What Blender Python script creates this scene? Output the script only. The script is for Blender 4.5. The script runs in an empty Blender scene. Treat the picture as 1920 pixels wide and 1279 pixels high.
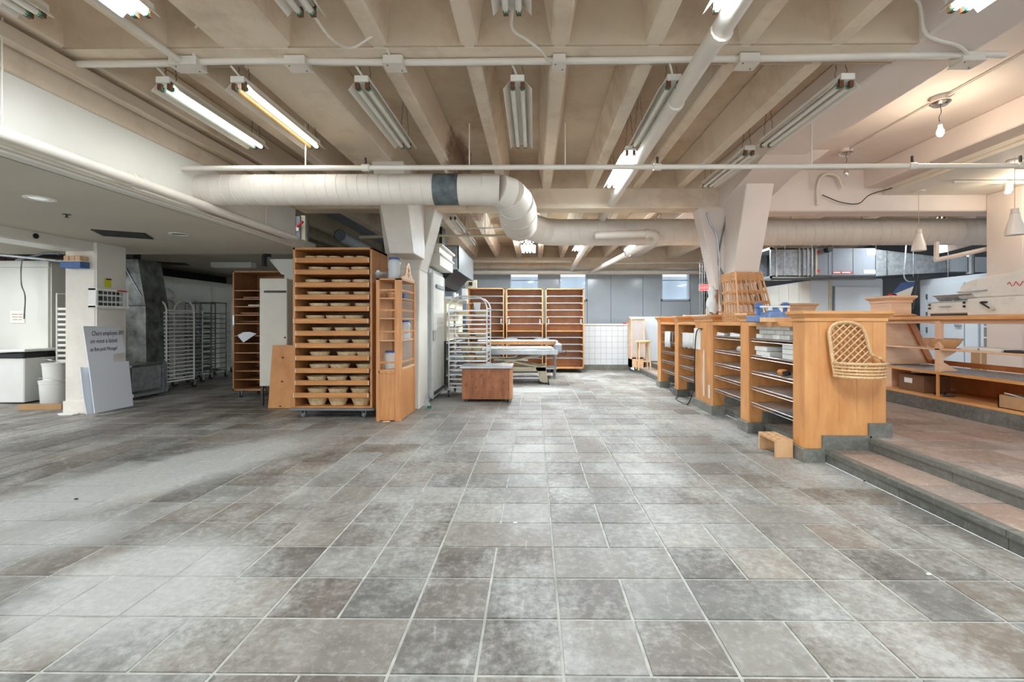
import bpy, bmesh, math, random
from mathutils import Vector, Matrix
random.seed(7)
PI = math.pi
sc = bpy.context.scene
C = sc.collection
# ------------------------------------------------------------------ camera, world, exposure
YAW = math.radians(0.53); CY_, SY_ = math.cos(YAW), math.sin(YAW)
CAMZ = 1.25
cd = bpy.data.cameras.new('camera'); cam = bpy.data.objects.new('camera', cd); C.objects.link(cam)
cam.location = (0, 0, CAMZ); cam.rotation_euler = (PI/2, 0, YAW)
cd.sensor_width = 36; cd.lens = 870/1920*36; cd.shift_x = -33/1920; cd.shift_y = -35.5/1920
cd.clip_start = 0.05; sc.camera = cam
w = bpy.data.worlds.new('world'); sc.world = w; w.use_nodes = True
w.node_tree.nodes['Background'].inputs[0].default_value = (0.86, 0.93, 1.0, 1)
w.node_tree.nodes['Background'].inputs[1].default_value = 1.15
sc.view_settings.view_transform = 'Standard'; sc.view_settings.look = 'None'
sc.view_settings.gamma = 1; sc.view_settings.use_curve_mapping = False
sc.view_settings.exposure = 0.85

def area_light(name, loc, sx, sy, power, col, rot=(0, 0, 0)):
    l = bpy.data.lights.new(name, 'AREA'); l.shape = 'RECTANGLE'; l.size = sx; l.size_y = sy
    l.energy = power; l.color = col
    o = bpy.data.objects.new(name, l); C.objects.link(o); o.location = loc; o.rotation_euler = rot
    return o

def P(px, py, Y):                      # point of the picture at room depth Y
    u, v = (px-993)/870, (604-py)/870
    t = Y/(CY_+u*SY_)
    return Vector((t*(u*CY_-SY_), Y, CAMZ+t*v))
def X_(px, Y): return P(px, 604, Y).x
def Z_(px, py, Y): return P(px, py, Y).z
def YX(px, X):                         # depth at which the plane x = X is seen at column px
    u = (px-993)/870
    return X/(u*CY_-SY_)*(CY_+u*SY_)

# ------------------------------------------------------------------ materials
def srgb(r, g, b):
    f = lambda c: (c/255/12.92) if c/255 <= .04045 else ((c/255+.055)/1.055)**2.4
    return (f(r), f(g), f(b), 1)
MATS = {}
def newmat(name):
    m = bpy.data.materials.new(name); m.use_nodes = True; nt = m.node_tree
    return m, nt, nt.nodes['Principled BSDF']
def mixc(nt, fac, a, b, mode='MIX'):
    n = nt.nodes.new('ShaderNodeMix'); n.data_type = 'RGBA'; n.blend_type = mode
    for sock, v in ((0, fac), (6, a), (7, b)):
        if hasattr(v, 'links'): nt.links.new(v, n.inputs[sock])
        elif v is not None: n.inputs[sock].default_value = v
    return n.outputs[2]
def math_(nt, op, a, b=0.0, clamp=False):
    n = nt.nodes.new('ShaderNodeMath'); n.operation = op; n.use_clamp = clamp
    for i, v in enumerate((a, b)):
        if hasattr(v, 'links'): nt.links.new(v, n.inputs[i])
        else: n.inputs[i].default_value = v
    return n.outputs[0]
def ramp(nt, src, p0, p1):
    n = nt.nodes.new('ShaderNodeMapRange'); nt.links.new(src, n.inputs[0])
    n.inputs[1].default_value = p0; n.inputs[2].default_value = p1
    return n.outputs[0]
def coords(nt, kind='Object', scale=(1, 1, 1)):
    if kind == 'World':
        g = nt.nodes.new('ShaderNodeNewGeometry').outputs['Position']
    else:
        g = nt.nodes.new('ShaderNodeTexCoord').outputs['Object']
    mp = nt.nodes.new('ShaderNodeMapping'); nt.links.new(g, mp.inputs[0]); mp.inputs[3].default_value = scale
    return mp.outputs[0]
def noise(nt, vec, scale, detail=4, rough=.55):
    n = nt.nodes.new('ShaderNodeTexNoise'); nt.links.new(vec, n.inputs['Vector'])
    n.inputs['Scale'].default_value = scale; n.inputs['Detail'].default_value = detail; n.inputs['Roughness'].default_value = rough
    return n.outputs[0]
def bump(nt, bs, h, strength, dist=.01):
    b = nt.nodes.new('ShaderNodeBump'); b.inputs['Strength'].default_value = strength; b.inputs['Distance'].default_value = dist
    nt.links.new(h, b.inputs['Height']); nt.links.new(b.outputs[0], bs.inputs['Normal'])
def plain(name, col, rough=.6, metal=0., var=.08, vs=6, bmp=0., bs_=40, dirt=None, dirt_amt=.3, dirt_scale=2.5, alpha=None, trans=0.):
    if name in MATS: return MATS[name]
    m, nt, bs = newmat(name); c = srgb(*col)
    v = coords(nt, 'World'); n = noise(nt, v, vs)
    d = tuple(x*(1-var*2.2) for x in c[:3])+(1,); l = tuple(min(1, x*(1+var)) for x in c[:3])+(1,)
    out = mixc(nt, ramp(nt, n, .3, .7), d, l)
    if dirt:
        n2 = noise(nt, v, dirt_scale, 8, .7)
        out = mixc(nt, math_(nt, 'MULTIPLY', ramp(nt, n2, .5, .72), dirt_amt), out, srgb(*dirt))
    nt.links.new(out, bs.inputs['Base Color'])
    bs.inputs['Roughness'].default_value = rough; bs.inputs['Metallic'].default_value = metal
    if bmp: bump(nt, bs, noise(nt, v, bs_, 5), bmp)
    if alpha is not None: bs.inputs['Alpha'].default_value = alpha
    if trans: bs.inputs['Transmission Weight'].default_value = trans
    MATS[name] = m; return m
def wood(name, light, dark, scale=(3, 3, 30), axis=None, rough=.42, fleck=None, worn=0.):
    if name in MATS: return MATS[name]
    m, nt, bs = newmat(name)
    v = coords(nt, 'World', scale)
    n = noise(nt, v, 1.6, 7, .62); n2 = noise(nt, coords(nt, 'World'), 1.7, 3)
    out = mixc(nt, ramp(nt, n, .32, .68), srgb(*dark), srgb(*light))
    dk = tuple(x*.78 for x in srgb(*dark)[:3])+(1,)
    out = mixc(nt, math_(nt, 'MULTIPLY', ramp(nt, n2, .45, .75), .5), out, dk)
    oi = nt.nodes.new('ShaderNodeObjectInfo')
    out = mixc(nt, math_(nt, 'MULTIPLY', oi.outputs['Random'], .28), out, mixc(nt, .5, out, srgb(*light)))
    if worn:
        n3 = noise(nt, coords(nt, 'World'), 14, 8, .75)
        out = mixc(nt, math_(nt, 'MULTIPLY', ramp(nt, n3, .55, .7), worn), out, srgb(40, 28, 22))
    nt.links.new(out, bs.inputs['Base Color']); bs.inputs['Roughness'].default_value = rough
    bump(nt, bs, n, .08, .004)
    MATS[name] = m; return m
def emit(name, col, strength, base=(240, 240, 240)):
    if name in MATS: return MATS[name]
    m, nt, bs = newmat(name); bs.inputs['Base Color'].default_value = srgb(*base)
    bs.inputs['Emission Color'].default_value = srgb(*col); bs.inputs['Emission Strength'].default_value = strength
    MATS[name] = m; return m
def stone(name, dark, mid, dust, dust_amt=.8, zone=None, warm=True):
    if name in MATS: return MATS[name]
    m, nt, bs = newmat(name)
    pos = coords(nt, 'World'); swp = coords(nt, 'World', (1.0, .55, 1))
    oi = nt.nodes.new('ShaderNodeObjectInfo').outputs['Random']
    at = nt.nodes.new('ShaderNodeAttribute'); at.attribute_name = 'tone'
    tone = math_(nt, 'FRACT', math_(nt, 'ADD', oi, at.outputs['Fac']))
    big = noise(nt, pos, .9, 5, .6); fine = noise(nt, pos, 26, 8, .72); mid_n = noise(nt, pos, 6, 6, .65)
    f = math_(nt, 'ADD', math_(nt, 'MULTIPLY', tone, .6), math_(nt, 'MULTIPLY', ramp(nt, mid_n, .3, .7), .5), True)
    out = mixc(nt, f, srgb(*dark), srgb(*mid))
    # brown cast of some slabs
    if warm:
        wn = math_(nt, 'FRACT', math_(nt, 'MULTIPLY', tone, 7.3))
        out = mixc(nt, math_(nt, 'MULTIPLY', wn, .8), out, mixc(nt, 1.0, out, srgb(236, 214, 196), 'MULTIPLY'))
    # flour dust in sweeps and specks
    sw = noise(nt, swp, 1.5, 9, .68)
    sp = ramp(nt, fine, .5, .66)
    swf = math_(nt, 'ADD', sw, math_(nt, 'MULTIPLY', math_(nt, 'SUBTRACT', fine, .5), .45))
    d = math_(nt, 'MULTIPLY', ramp(nt, swf, .44, .66), dust_amt, True)
    d2 = math_(nt, 'MULTIPLY', sp, .30)
    d = math_(nt, 'MAXIMUM', d, d2, True)
    if zone:
        sx = nt.nodes.new('ShaderNodeSeparateXYZ'); nt.links.new(pos, sx.inputs[0])
        # dusty band on the left: centre line x = a + b*y
        for (cx, cy, hx, hy, sl, am) in zone:
            xx = math_(nt, 'SUBTRACT', math_(nt, 'SUBTRACT', sx.outputs[0], cx), math_(nt, 'MULTIPLY', math_(nt, 'SUBTRACT', sx.outputs[1], cy), sl))
            xx = math_(nt, 'ADD', xx, math_(nt, 'MULTIPLY', math_(nt, 'SUBTRACT', mid_n, .5), .5))
            ex = math_(nt, 'POWER', math_(nt, 'DIVIDE', xx, hx), 2); ey = math_(nt, 'POWER', math_(nt, 'DIVIDE', math_(nt, 'SUBTRACT', sx.outputs[1], cy), hy), 2)
            e = math_(nt, 'SUBTRACT', 1.0, math_(nt, 'ADD', ex, ey), True)
            e = math_(nt, 'MULTIPLY', ramp(nt, math_(nt, 'MULTIPLY', e, math_(nt, 'ADD', swf, .25)), 0.06, .55), am, True)
            d = math_(nt, 'MAXIMUM', d, e, True)
    du = mixc(nt, ramp(nt, fine, .35, .65), tuple(x*.80 for x in srgb(*dust)[:3])+(1,), tuple(min(1, x*1.08) for x in srgb(*dust)[:3])+(1,))
    grit = noise(nt, coords(nt, 'World', (1, 1.6, 1)), 95, 6, .8)
    out = mixc(nt, math_(nt, 'MULTIPLY', ramp(nt, grit, .42, .30), .55, True), out, tuple(x*.45 for x in srgb(*dark)[:3])+(1,))
    out = mixc(nt, d, out, du)
    scr = nt.nodes.new('ShaderNodeTexVoronoi'); scr.feature = 'DISTANCE_TO_EDGE'; nt.links.new(coords(nt, 'World', (1, .7, 1)), scr.inputs['Vector']); scr.inputs['Scale'].default_value = 1.3
    sl = math_(nt, 'MULTIPLY', ramp(nt, scr.outputs['Distance'], .006, .002), ramp(nt, mid_n, .5, .62), True)
    out = mixc(nt, math_(nt, 'MULTIPLY', sl, .35), out, srgb(*dust))
    nt.links.new(out, bs.inputs['Base Color'])
    r = nt.nodes.new('ShaderNodeMapRange'); nt.links.new(mid_n, r.inputs[0]); r.inputs[3].default_value = .34; r.inputs[4].default_value = .62
    nt.links.new(r.outputs[0], bs.inputs['Roughness']); bump(nt, bs, fine, .25, .004)
    MATS[name] = m; return m

ZONES = [(-3.06, 3.8, .72, 2.0, .43, .8), (-1.9, 2.2, .55, .6, 0, .75), (-2.9, 2.7, .5, .4, 0, .5), (-1.3, 7.2, .7, .7, 0, .5), (0.0, 8.6, .8, .5, 0, .8)]
M = dict(
    tile=stone('floor_stone', (68, 65, 61), (144, 143, 138), (188, 189, 184), .7, ZONES),
    tread=stone('tread_stone', (122, 108, 99), (174, 157, 146), (212, 200, 190), .6),
    grout=plain('grout', (186, 186, 178), .9, var=.16, vs=14, dirt=(112, 108, 100), dirt_amt=.8, dirt_scale=3.5),
    curb=stone('curb_stone', (78, 77, 70), (116, 116, 108), (160, 160, 150), .5, warm=False),
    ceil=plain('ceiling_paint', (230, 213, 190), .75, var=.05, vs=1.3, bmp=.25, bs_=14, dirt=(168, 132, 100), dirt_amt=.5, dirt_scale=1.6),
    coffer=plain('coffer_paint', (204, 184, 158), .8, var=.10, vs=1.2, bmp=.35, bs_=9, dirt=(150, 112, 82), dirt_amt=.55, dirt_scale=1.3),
    white=plain('white_paint', (226, 222, 211), .6, var=.03, vs=2, bmp=.12, bs_=22),
    rough_white=plain('rough_white_plaster', (232, 226, 214), .8, var=.04, vs=4, bmp=.9, bs_=26),
    pinkish=plain('warm_white_paint', (230, 218, 209), .7, var=.03, vs=1.5, bmp=.1, bs_=14),
    lowceil=plain('low_ceiling_paint', (200, 193, 178), .85, var=.03, vs=1.0),
    duct=plain('duct_paint', (220, 211, 199), .5, var=.03, vs=5),
    pipe=plain('pipe_paint', (226, 218, 205), .45, var=.03, vs=5, bmp=.1, bs_=30),
    bare=plain('bare_band', (96, 104, 104), .6, var=.25, vs=12),
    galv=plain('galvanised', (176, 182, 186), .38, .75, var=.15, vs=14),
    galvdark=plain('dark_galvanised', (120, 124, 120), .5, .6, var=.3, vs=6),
    steel=plain('steel', (196, 200, 202), .28, .9, var=.08, vs=8),
    alu=plain('aluminium', (214, 218, 220), .35, .7, var=.05, vs=8),
    darkmetal=plain('dark_metal', (70, 68, 64), .5, .5, var=.2, vs=8),
    chrome=plain('chrome', (220, 220, 222), .12, 1., var=.02),
    black=plain('black', (26, 26, 27), .5, var=.1),
    rubber=plain('rubber', (120, 124, 128), .6, var=.1),
    hdpe=plain('white_plastic', (232, 232, 226), .4, var=.02),
    panel=plain('cold_room_panel', (222, 222, 212), .35, var=.03, vs=1.6),
    bluewhite=plain('cool_white_panel', (206, 215, 222), .4, var=.02, vs=1.6),
    grey=plain('grey_wall_panel', (196, 204, 209), .16, var=.04, vs=1.2),
    greymatt=plain('grey_unit_paint', (138, 144, 152), .7, var=.04, vs=3),
    maple=wood('maple', (224, 164, 102), (196, 130, 72), (5, 5, 1.1)),
    maple_h=wood('maple_across', (226, 170, 110), (200, 136, 78), (1.2, 1.2, 14)),
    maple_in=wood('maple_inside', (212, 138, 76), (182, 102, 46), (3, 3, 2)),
    maple_r=wood('warm_maple', (238, 200, 164), (220, 172, 132), (2, 1.2, 8)),
    rackwood=wood('rack_wood', (210, 154, 98), (180, 120, 68), (6, 6, 1.2)),
    tray=wood('tray_wood', (210, 148, 88), (172, 110, 58), (1.4, 5, 20)),
    pine=wood('pine', (216, 156, 100), (184, 120, 70), (22, 22, 1.2)),
    pinel=wood('pale_pine', (232, 192, 148), (210, 160, 110), (14, 14, 1.4)),
    ply=wood('plywood', (216, 156, 92), (188, 122, 62), (2.5, 2.5, 1.4)),
    backply=wood('red_plywood', (226, 166, 116), (200, 132, 86), (2.5, 2.5, 1.2)),
    cartwood=wood('worn_brown_wood', (178, 116, 74), (130, 76, 44), (9, 9, 2.2), worn=.85),
    brownwood=wood('dark_brown_wood', (184, 132, 86), (146, 98, 58), (3, 3, 1.3)),
    lumber=wood('lumber', (226, 212, 194), (206, 186, 162), (10, .8, 10), rough=.7),
    cane=plain('cane_basket', (220, 194, 150), .8, var=.12, vs=30, bmp=.6, bs_=160),
    rattan=wood('rattan', (232, 200, 156), (200, 156, 106), (30, 30, 30), rough=.4),
    wicker=wood('wicker', (226, 180, 130), (196, 140, 92), (40, 40, 40), rough=.55),
    tileglaze=plain('white_tile', (208, 213, 215), .18, var=.015, vs=2),
    tgrout=plain('tile_grout', (150, 152, 150), .8, var=.02),
    card=plain('cardboard', (176, 138, 98), .85, var=.06, vs=5),
    carddark=plain('dark_cardboard', (120, 84, 56), .85, var=.06, vs=5),
    boxwhite=plain('white_carton', (222, 222, 216), .8, var=.04, vs=6),
    paper=plain('paper', (236, 234, 226), .85, var=.02),
    cloth=plain('white_cloth', (226, 226, 224), .9, var=.04, vs=10, bmp=.5, bs_=50),
    foam=plain('foam_board', (228, 233, 240), .55, var=.02, vs=1.2),
    blue=plain('blue_paint', (66, 100, 158), .45, var=.08),
    bluelid=plain('blue_lid', (44, 78, 150), .45, var=.04),
    scaleblue=plain('scale_blue', (112, 140, 184), .35, var=.08, vs=14),
    green=plain('green_tip', (20, 120, 88), .4),
    brown=plain('brown_plastic', (104, 64, 40), .5),
    red=plain('red_mark', (206, 44, 52), .5),
    ink=plain('ink', (62, 62, 78), .7),
    yellow=plain('yellow_sticker', (206, 208, 40), .6, var=.02),
    cream=plain('cream_enamel', (222, 218, 208), .32, var=.03, vs=5, dirt=(150, 130, 100), dirt_amt=.25, dirt_scale=6),
    tan=plain('tan_enamel', (206, 196, 168), .4, var=.05, vs=5, dirt=(70, 60, 50), dirt_amt=.5, dirt_scale=5),
    clear=plain('clear_plastic', (225, 230, 232), .2, var=.02, alpha=.55),
    frost=plain('frosted_plastic', (206, 196, 192), .5, var=.05, alpha=.8),
    glass=plain('window_glass', (200, 220, 235), .04, var=.0, alpha=.25),
    beige=plain('beige_enamel', (208, 204, 190), .5, var=.03),
    brick=plain('brown_brick', (112, 78, 62), .85, var=.2, vs=9),
    outside=plain('outside_concrete', (206, 220, 234), .8, var=.12, vs=1.2),
    litcool=emit('lit_tube_cool', (226, 242, 255), 60),
    litrear=emit('lit_tube_rear', (222, 240, 255), 36),
    litpanel=emit('lit_panel', (240, 246, 255), 2.5),
    litgreen=emit('lit_tube_greenish', (214, 248, 240), 2.2),
    litwhite=emit('lit_tube_white', (255, 250, 240), 2.6),
    amber=plain('amber_tube', (214, 166, 104), .3, var=.1),
    offtube=plain('unlit_tube', (228, 222, 210), .35, var=.04),
    bulb=emit('lit_bulb', (255, 240, 214), 30),
    opal=plain('opal_glass', (240, 232, 224), .3, var=.01),
    exit=emit('exit_red', (240, 60, 60), 1.6, (200, 40, 40)),
    litter=plain('white_litter', (235, 235, 232), .7),
    bread=plain('toasted_crust', (200, 130, 70), .8, var=.2, vs=20),
)
# water stains on the ceiling paint, each with its own shape
def add_stains(mat, spots):
    nt = mat.node_tree; bs = nt.nodes['Principled BSDF']
    src = bs.inputs['Base Color'].links[0].from_socket
    pos = coords(nt, 'World'); sx = nt.nodes.new('ShaderNodeSeparateXYZ'); nt.links.new(pos, sx.inputs[0])
    n = noise(nt, coords(nt, 'World', (3, 1.0, 3)), 3.2, 9, .75)
    for (cx, cy, hx, hy) in spots:
        ex = math_(nt, 'POWER', math_(nt, 'DIVIDE', math_(nt, 'SUBTRACT', sx.outputs[0], cx), hx), 2)
        ey = math_(nt, 'POWER', math_(nt, 'DIVIDE', math_(nt, 'SUBTRACT', sx.outputs[1], cy), hy), 2)
        e = math_(nt, 'SUBTRACT', 1.0, math_(nt, 'ADD', ex, ey), True)
        k = ramp(nt, math_(nt, 'MULTIPLY', e, n), .28, .42)
        src = mixc(nt, math_(nt, 'MULTIPLY', k, .75, True), src, srgb(112, 72, 44))
    nt.links.new(src, bs.inputs['Base Color'])
for mm in ('ceil', 'coffer'): add_stains(M[mm], [(-.95, 5.9, .22, 1.1), (-.9, 8.2, .4, 1.5), (-.7, 10.2, .5, .8)])

# ------------------------------------------------------------------ mesh helpers
class MB:
    def __init__(s): s.v = []; s.f = []
    def add(s, vs, fs):
        b = len(s.v); s.v += [tuple(v) for v in vs]; s.f += [tuple(b+i for i in f) for f in fs]; return s
    def box(s, x0, x1, y0, y1, z0, z1, mat=None):
        vs = [(x0, y0, z0), (x1, y0, z0), (x1, y1, z0), (x0, y1, z0), (x0, y0, z1), (x1, y0, z1), (x1, y1, z1), (x0, y1, z1)]
        if mat is not None: vs = [mat @ Vector(v) for v in vs]
        return s.add(vs, [(0, 3, 2, 1), (4, 5, 6, 7), (0, 1, 5, 4), (1, 2, 6, 5), (2, 3, 7, 6), (3, 0, 4, 7)])
    def hexa(s, bot, top):             # four bottom corners, four top corners
        return s.add(list(bot)+list(top), [(0, 3, 2, 1), (4, 5, 6, 7), (0, 1, 5, 4), (1, 2, 6, 5), (2, 3, 7, 6), (3, 0, 4, 7)])
    def prism(s, poly, fn, d0, d1):    # poly of 2-D points, fn(a, b, d) -> 3-D point
        n = len(poly)
        vs = [fn(a, b, d0) for a, b in poly]+[fn(a, b, d1) for a, b in poly]
        return s.add(vs, [tuple(range(n))[::-1], tuple(range(n, 2*n))]+[(i, (i+1) % n, n+(i+1) % n, n+i) for i in range(n)])
    def tube(s, pts, r, seg=8, caps=True):
        pts = [Vector(p) for p in pts]; n = len(pts)
        rs = r if isinstance(r, (list, tuple)) else [r]*n
        T = []
        for i in range(n):
            t = (pts[min(i+1, n-1)]-pts[max(i-1, 0)]); T.append(t.normalized() if t.length > 1e-9 else Vector((0, 0, 1)))
        u = T[0].orthogonal().normalized(); vs = []
        for i in range(n):
            u = (u-T[i]*u.dot(T[i]));
            u = u.normalized() if u.length > 1e-6 else T[i].orthogonal().normalized()
            w_ = T[i].cross(u)
            for k in range(seg):
                a = 2*PI*k/seg; vs.append(pts[i]+(u*math.cos(a)+w_*math.sin(a))*rs[i])
        fs = [(i*seg+k, i*seg+(k+1) % seg, (i+1)*seg+(k+1) % seg, (i+1)*seg+k) for i in range(n-1) for k in range(seg)]
        if caps: fs += [tuple(range(seg))[::-1], tuple(range((n-1)*seg, n*seg))]
        return s.add(vs, fs)
    def lathe(s, prof, c=(0, 0, 0), seg=20, sx=1, sy=1, axis='z'):
        vs = []; n = len(prof)
        for r, z in prof:
            for k in range(seg):
                a = 2*PI*k/seg; x, y = r*math.cos(a)*sx, r*math.sin(a)*sy
                if axis == 'z': vs.append((c[0]+x, c[1]+y, c[2]+z))
                elif axis == 'y': vs.append((c[0]+x, c[1]+z, c[2]+y))
                else: vs.append((c[0]+z, c[1]+x, c[2]+y))
        fs = [(i*seg+k, i*seg+(k+1) % seg, (i+1)*seg+(k+1) % seg, (i+1)*seg+k) for i in range(n-1) for k in range(seg)]
        fs += [tuple(range(seg))[::-1], tuple(range((n-1)*seg, n*seg))]
        return s.add(vs, fs)
    def build(s, name, mat, parent=None, at=None, smooth=False, bevel=0., world=False, tones=None):
        off = Vector((0, 0, 0))
        if world and parent is not None:
            p = parent
            while p is not None: off += p.location; p = p.parent
        elif at is not None: off = Vector(at)
        me = bpy.data.meshes.new(name)
        me.from_pydata([tuple(Vector(v)-off) for v in s.v], [], s.f)
        bm = bmesh.new(); bm.from_mesh(me); bmesh.ops.recalc_face_normals(bm, faces=bm.faces)
        if bevel: bmesh.ops.bevel(bm, geom=bm.edges[:], offset=bevel, segments=1, affect='EDGES')
        bm.to_mesh(me); bm.free()
        if smooth:
            for p in me.polygons: p.use_smooth = True
            try: me.set_sharp_from_angle(angle=math.radians(40))
            except Exception: pass
        if tones:
            a = me.attributes.new('tone', 'FLOAT', 'FACE')
            for i, t in enumerate(tones): a.data[i].value = t
        me.materials.append(mat if not isinstance(mat, str) else M[mat])
        o = bpy.data.objects.new(name, me); C.objects.link(o)
        if parent is not None: o.parent = parent
        elif at is not None: o.location = at
        return o
def tag(o, label=None, cat=None, group=None, kind=None):
    for k, v in (('label', label), ('category', cat), ('group', group), ('kind', kind)):
        if v: o[k] = v
    return o
def thing(name, label, cat, loc=(0, 0, 0), rz=0, group=None):
    o = bpy.data.objects.new(name, None); o.empty_display_size = .1; C.objects.link(o)
    o.location = loc; o.rotation_euler = (0, 0, rz)
    return tag(o, label, cat, group)
def struct(o): o['kind'] = 'structure'; return o
def dup(o, loc=None, rz=None, label=None, group=None, top=True, parent=None):
    c = o.copy(); C.objects.link(c)
    if parent is not None: c.parent = parent
    if loc is not None: c.location = loc
    if rz is not None: c.rotation_euler = (0, 0, rz)
    if label: c['label'] = label
    if group: c['group'] = group
    for ch in list(o.children): dup(ch, parent=c)
    return c
def smooth_path(pts, n=6):             # Catmull-Rom
    pts = [Vector(p) for p in pts]; out = []
    q = [2*pts[0]-pts[1]]+pts+[2*pts[-1]-pts[-2]]
    for i in range(1, len(q)-2):
        for k in range(n):
            t = k/n; a, b, c, d = q[i-1], q[i], q[i+1], q[i+2]
            out.append(.5*((2*b)+(c-a)*t+(2*a-5*b+4*c-d)*t*t+(3*b-a-3*c+d)*t**3))
    out.append(pts[-1]); return out
def text_mesh(s, size, name='lettering', ext=.0006, shear=0.):
    cu = bpy.data.curves.new(name, 'FONT'); cu.body = s; cu.size = size; cu.extrude = ext; cu.shear = shear
    cu.resolution_u = 2
    o = bpy.data.objects.new(name, cu); C.objects.link(o)
    dg = bpy.context.evaluated_depsgraph_get(); me = bpy.data.meshes.new_from_object(o.evaluated_get(dg))
    bpy.data.objects.remove(o); bpy.data.curves.remove(cu); me.name = name
    return me
def put_text(s, size, mat, parent, loc, rot, name='lettering', shear=0.):
    me = text_mesh(s, size, name, shear=shear); me.materials.clear(); me.materials.append(M[mat])
    o = bpy.data.objects.new(name, me); C.objects.link(o); o.parent = parent; o.location = loc; o.rotation_euler = rot
    return o
ORD = ['first', 'second', 'third', 'fourth', 'fifth', 'sixth', 'seventh', 'eighth', 'ninth', 'tenth', 'eleventh', 'twelfth', 'thirteenth']
FACE_X = (PI/2, 0, PI/2)               # text that faces +x
FACE_NX = (PI/2, 0, -PI/2)             # faces -x
FACE_NY = (PI/2, 0, 0)                 # faces the camera

# ------------------------------------------------------------------ FLOOR with stone slabs
ST1, ST2 = 2.60, 2.98                  # step edges
ZS1, ZS2 = .11, .22
U = .3117
floor = struct(MB().box(-15, ST1, -3.5, 16.5, -.12, -.004).build('floor', 'grout'))
wide = {(0, -2), (1, -3), (1, 1), (2, 0), (3, -1), (0, 2), (4, -3), (4, 2), (5, -1)}  # slabs that span a whole two-unit column, near rows
tiles = []
X0 = .105; Y0 = 1.64
for col in range(-25, 5):
    r = -2
    while Y0+r*U < 13.5:
        xa = X0+col*2*U; ya = Y0+r*U; rr = random.random()
        isw = (r, col) in wide or (r > 3 and rr < .36) or (r < 0 and rr < .3)
        vert = not isw and r > 4 and rr > .84
        if isw: tiles.append((xa, xa+2*U, ya, ya+U))
        elif vert:
            a = xa if random.random() < .5 else xa+U; b = xa+U if a == xa else xa
            tiles.append((a, a+U, ya, ya+2*U)); tiles += [(b, b+U, ya, ya+U), (b, b+U, ya+U, ya+2*U)]
            r += 1
        else: tiles += [(xa, xa+U, ya, ya+U), (xa+U, xa+2*U, ya, ya+U)]
        r += 1
vis = []
for t in tiles:
    cx, cy = (t[0]+t[1])/2, (t[2]+t[3])/2
    if t[0] > ST1-.02: continue
    t = (t[0], min(t[1], ST1), t[2], t[3])
    inside = -1.22*cy-.5 < cx < 1.12*cy+.5 and cy > 1.3
    area = (t[1]-t[0])*(t[3]-t[2])/max(cy, .5)**3 if inside else 0
    vis.append((area, t))
vis.sort(key=lambda a: -a[0])
G2 = .0045
def slab(mb, t, zt=0., zb=-.01, org=(0, 0)):
    x0, x1, y0, y1 = t[0]-org[0]+G2, t[1]-org[0]-G2, t[2]-org[1]+G2, t[3]-org[1]-G2; e = .003
    mb.hexa([(x0, y0, zb), (x1, y0, zb), (x1, y1, zb), (x0, y1, zb)], [(x0+e, y0+e, zt), (x1-e, y0+e, zt), (x1-e, y1-e, zt), (x0+e, y1-e, zt)])
cache = {}
def place_slab(t, parent, mat, z=0.):
    key = (round(t[1]-t[0], 3), round(t[3]-t[2], 3), mat)
    if key not in cache:
        mb = MB(); slab(mb, (0, key[0], 0, key[1])); o = mb.build('stone_slab', mat, parent); cache[key] = o.data
    else:
        o = bpy.data.objects.new('stone_slab', cache[key]); C.objects.link(o); o.parent = parent
    o.location = (t[0], t[2], z+random.uniform(-.0008, .0008))
for a, t in vis[:298]: place_slab(t, floor, 'tile')
mb = MB(); tn = []
for a, t in vis[298:]:
    slab(mb, t); tn += [random.random()]*6
mb.build('far_slabs', 'tile', floor, tones=tn)['kind'] = 'stuff'
# raised steps and platform on the right
step = struct(MB().box(ST1, ST2+.02, -3.5, 12.05, 0, ZS1-.008).build('floor_step', 'curb'))
plat = struct(MB().box(ST2, 12, -3.5, 14.2, 0, ZS2-.008).build('floor_platform', 'curb'))
y = 1.7; k = 0
mb1, mb2 = MB(), MB()
while y < 12.0:                        # riser stones of both steps and tread slabs
    L = random.uniform(.75, 1.05); y1 = min(y+L, 12.0)
    for (x, z0, z1, par) in ((ST1, 0.0, ZS1, step), (ST2, ZS1, ZS2, plat)):
        m = MB().box(x-.018, x+.05, y+.002, y1-.002, z1-.035, z1+.003)
        m.box(x-.004, x+.05, y+.002, y1-.002, z0, z1-.036)
        m.build('curb_stone', 'curb', par, at=None)
    y = y1
y = 1.7
while y < 12.0:
    L = random.choice([.31, .46, .62]); place_slab((ST1+.05, ST2-.004, y, y+L), step, 'tread', ZS1+.001); y += L
y = 2.2
while y < 11.8:
    x = ST2+.05
    while x < 7.4:
        wd = random.choice([U, 2*U]); t = (x, x+wd, y, y+U)
        if -1 < x < 1.1*y+.6: place_slab(t, plat, 'tread', ZS2+.001)
        x += wd
    y += U

# ------------------------------------------------------------------ CEILING
ZB, ZT = 3.15, 3.45
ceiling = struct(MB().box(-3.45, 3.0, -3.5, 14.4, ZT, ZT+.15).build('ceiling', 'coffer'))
def joist(xa, xb, ya, yb, d=.065):
    MB().hexa([(xa, ya, ZB), (xb, ya, ZB), (xb, yb, ZB), (xa, yb, ZB)], [(xa-d, ya, ZT), (xb+d, ya, ZT), (xb+d, yb, ZT), (xa-d, yb, ZT)]).build('joist', 'ceil', ceiling, bevel=.012)
JX = [(-3.40, -3.25), (-2.67, -2.53), (-2.17, -1.68), (-1.13, -1.01), (-.50, -.39), (.12, .24), (.765, .88), (1.40, 1.51), (2.02, 2.13)]
MB().box(-9, -3.45, 6.6, 13.6, ZT, ZT+.15).build('bay_slab', 'greymatt', ceiling)
for q in range(7): MB().box(-8.2+q*.63, -8.08+q*.63, 6.9, 13.6, ZB, ZT).build('joist', 'tan', ceiling)
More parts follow.
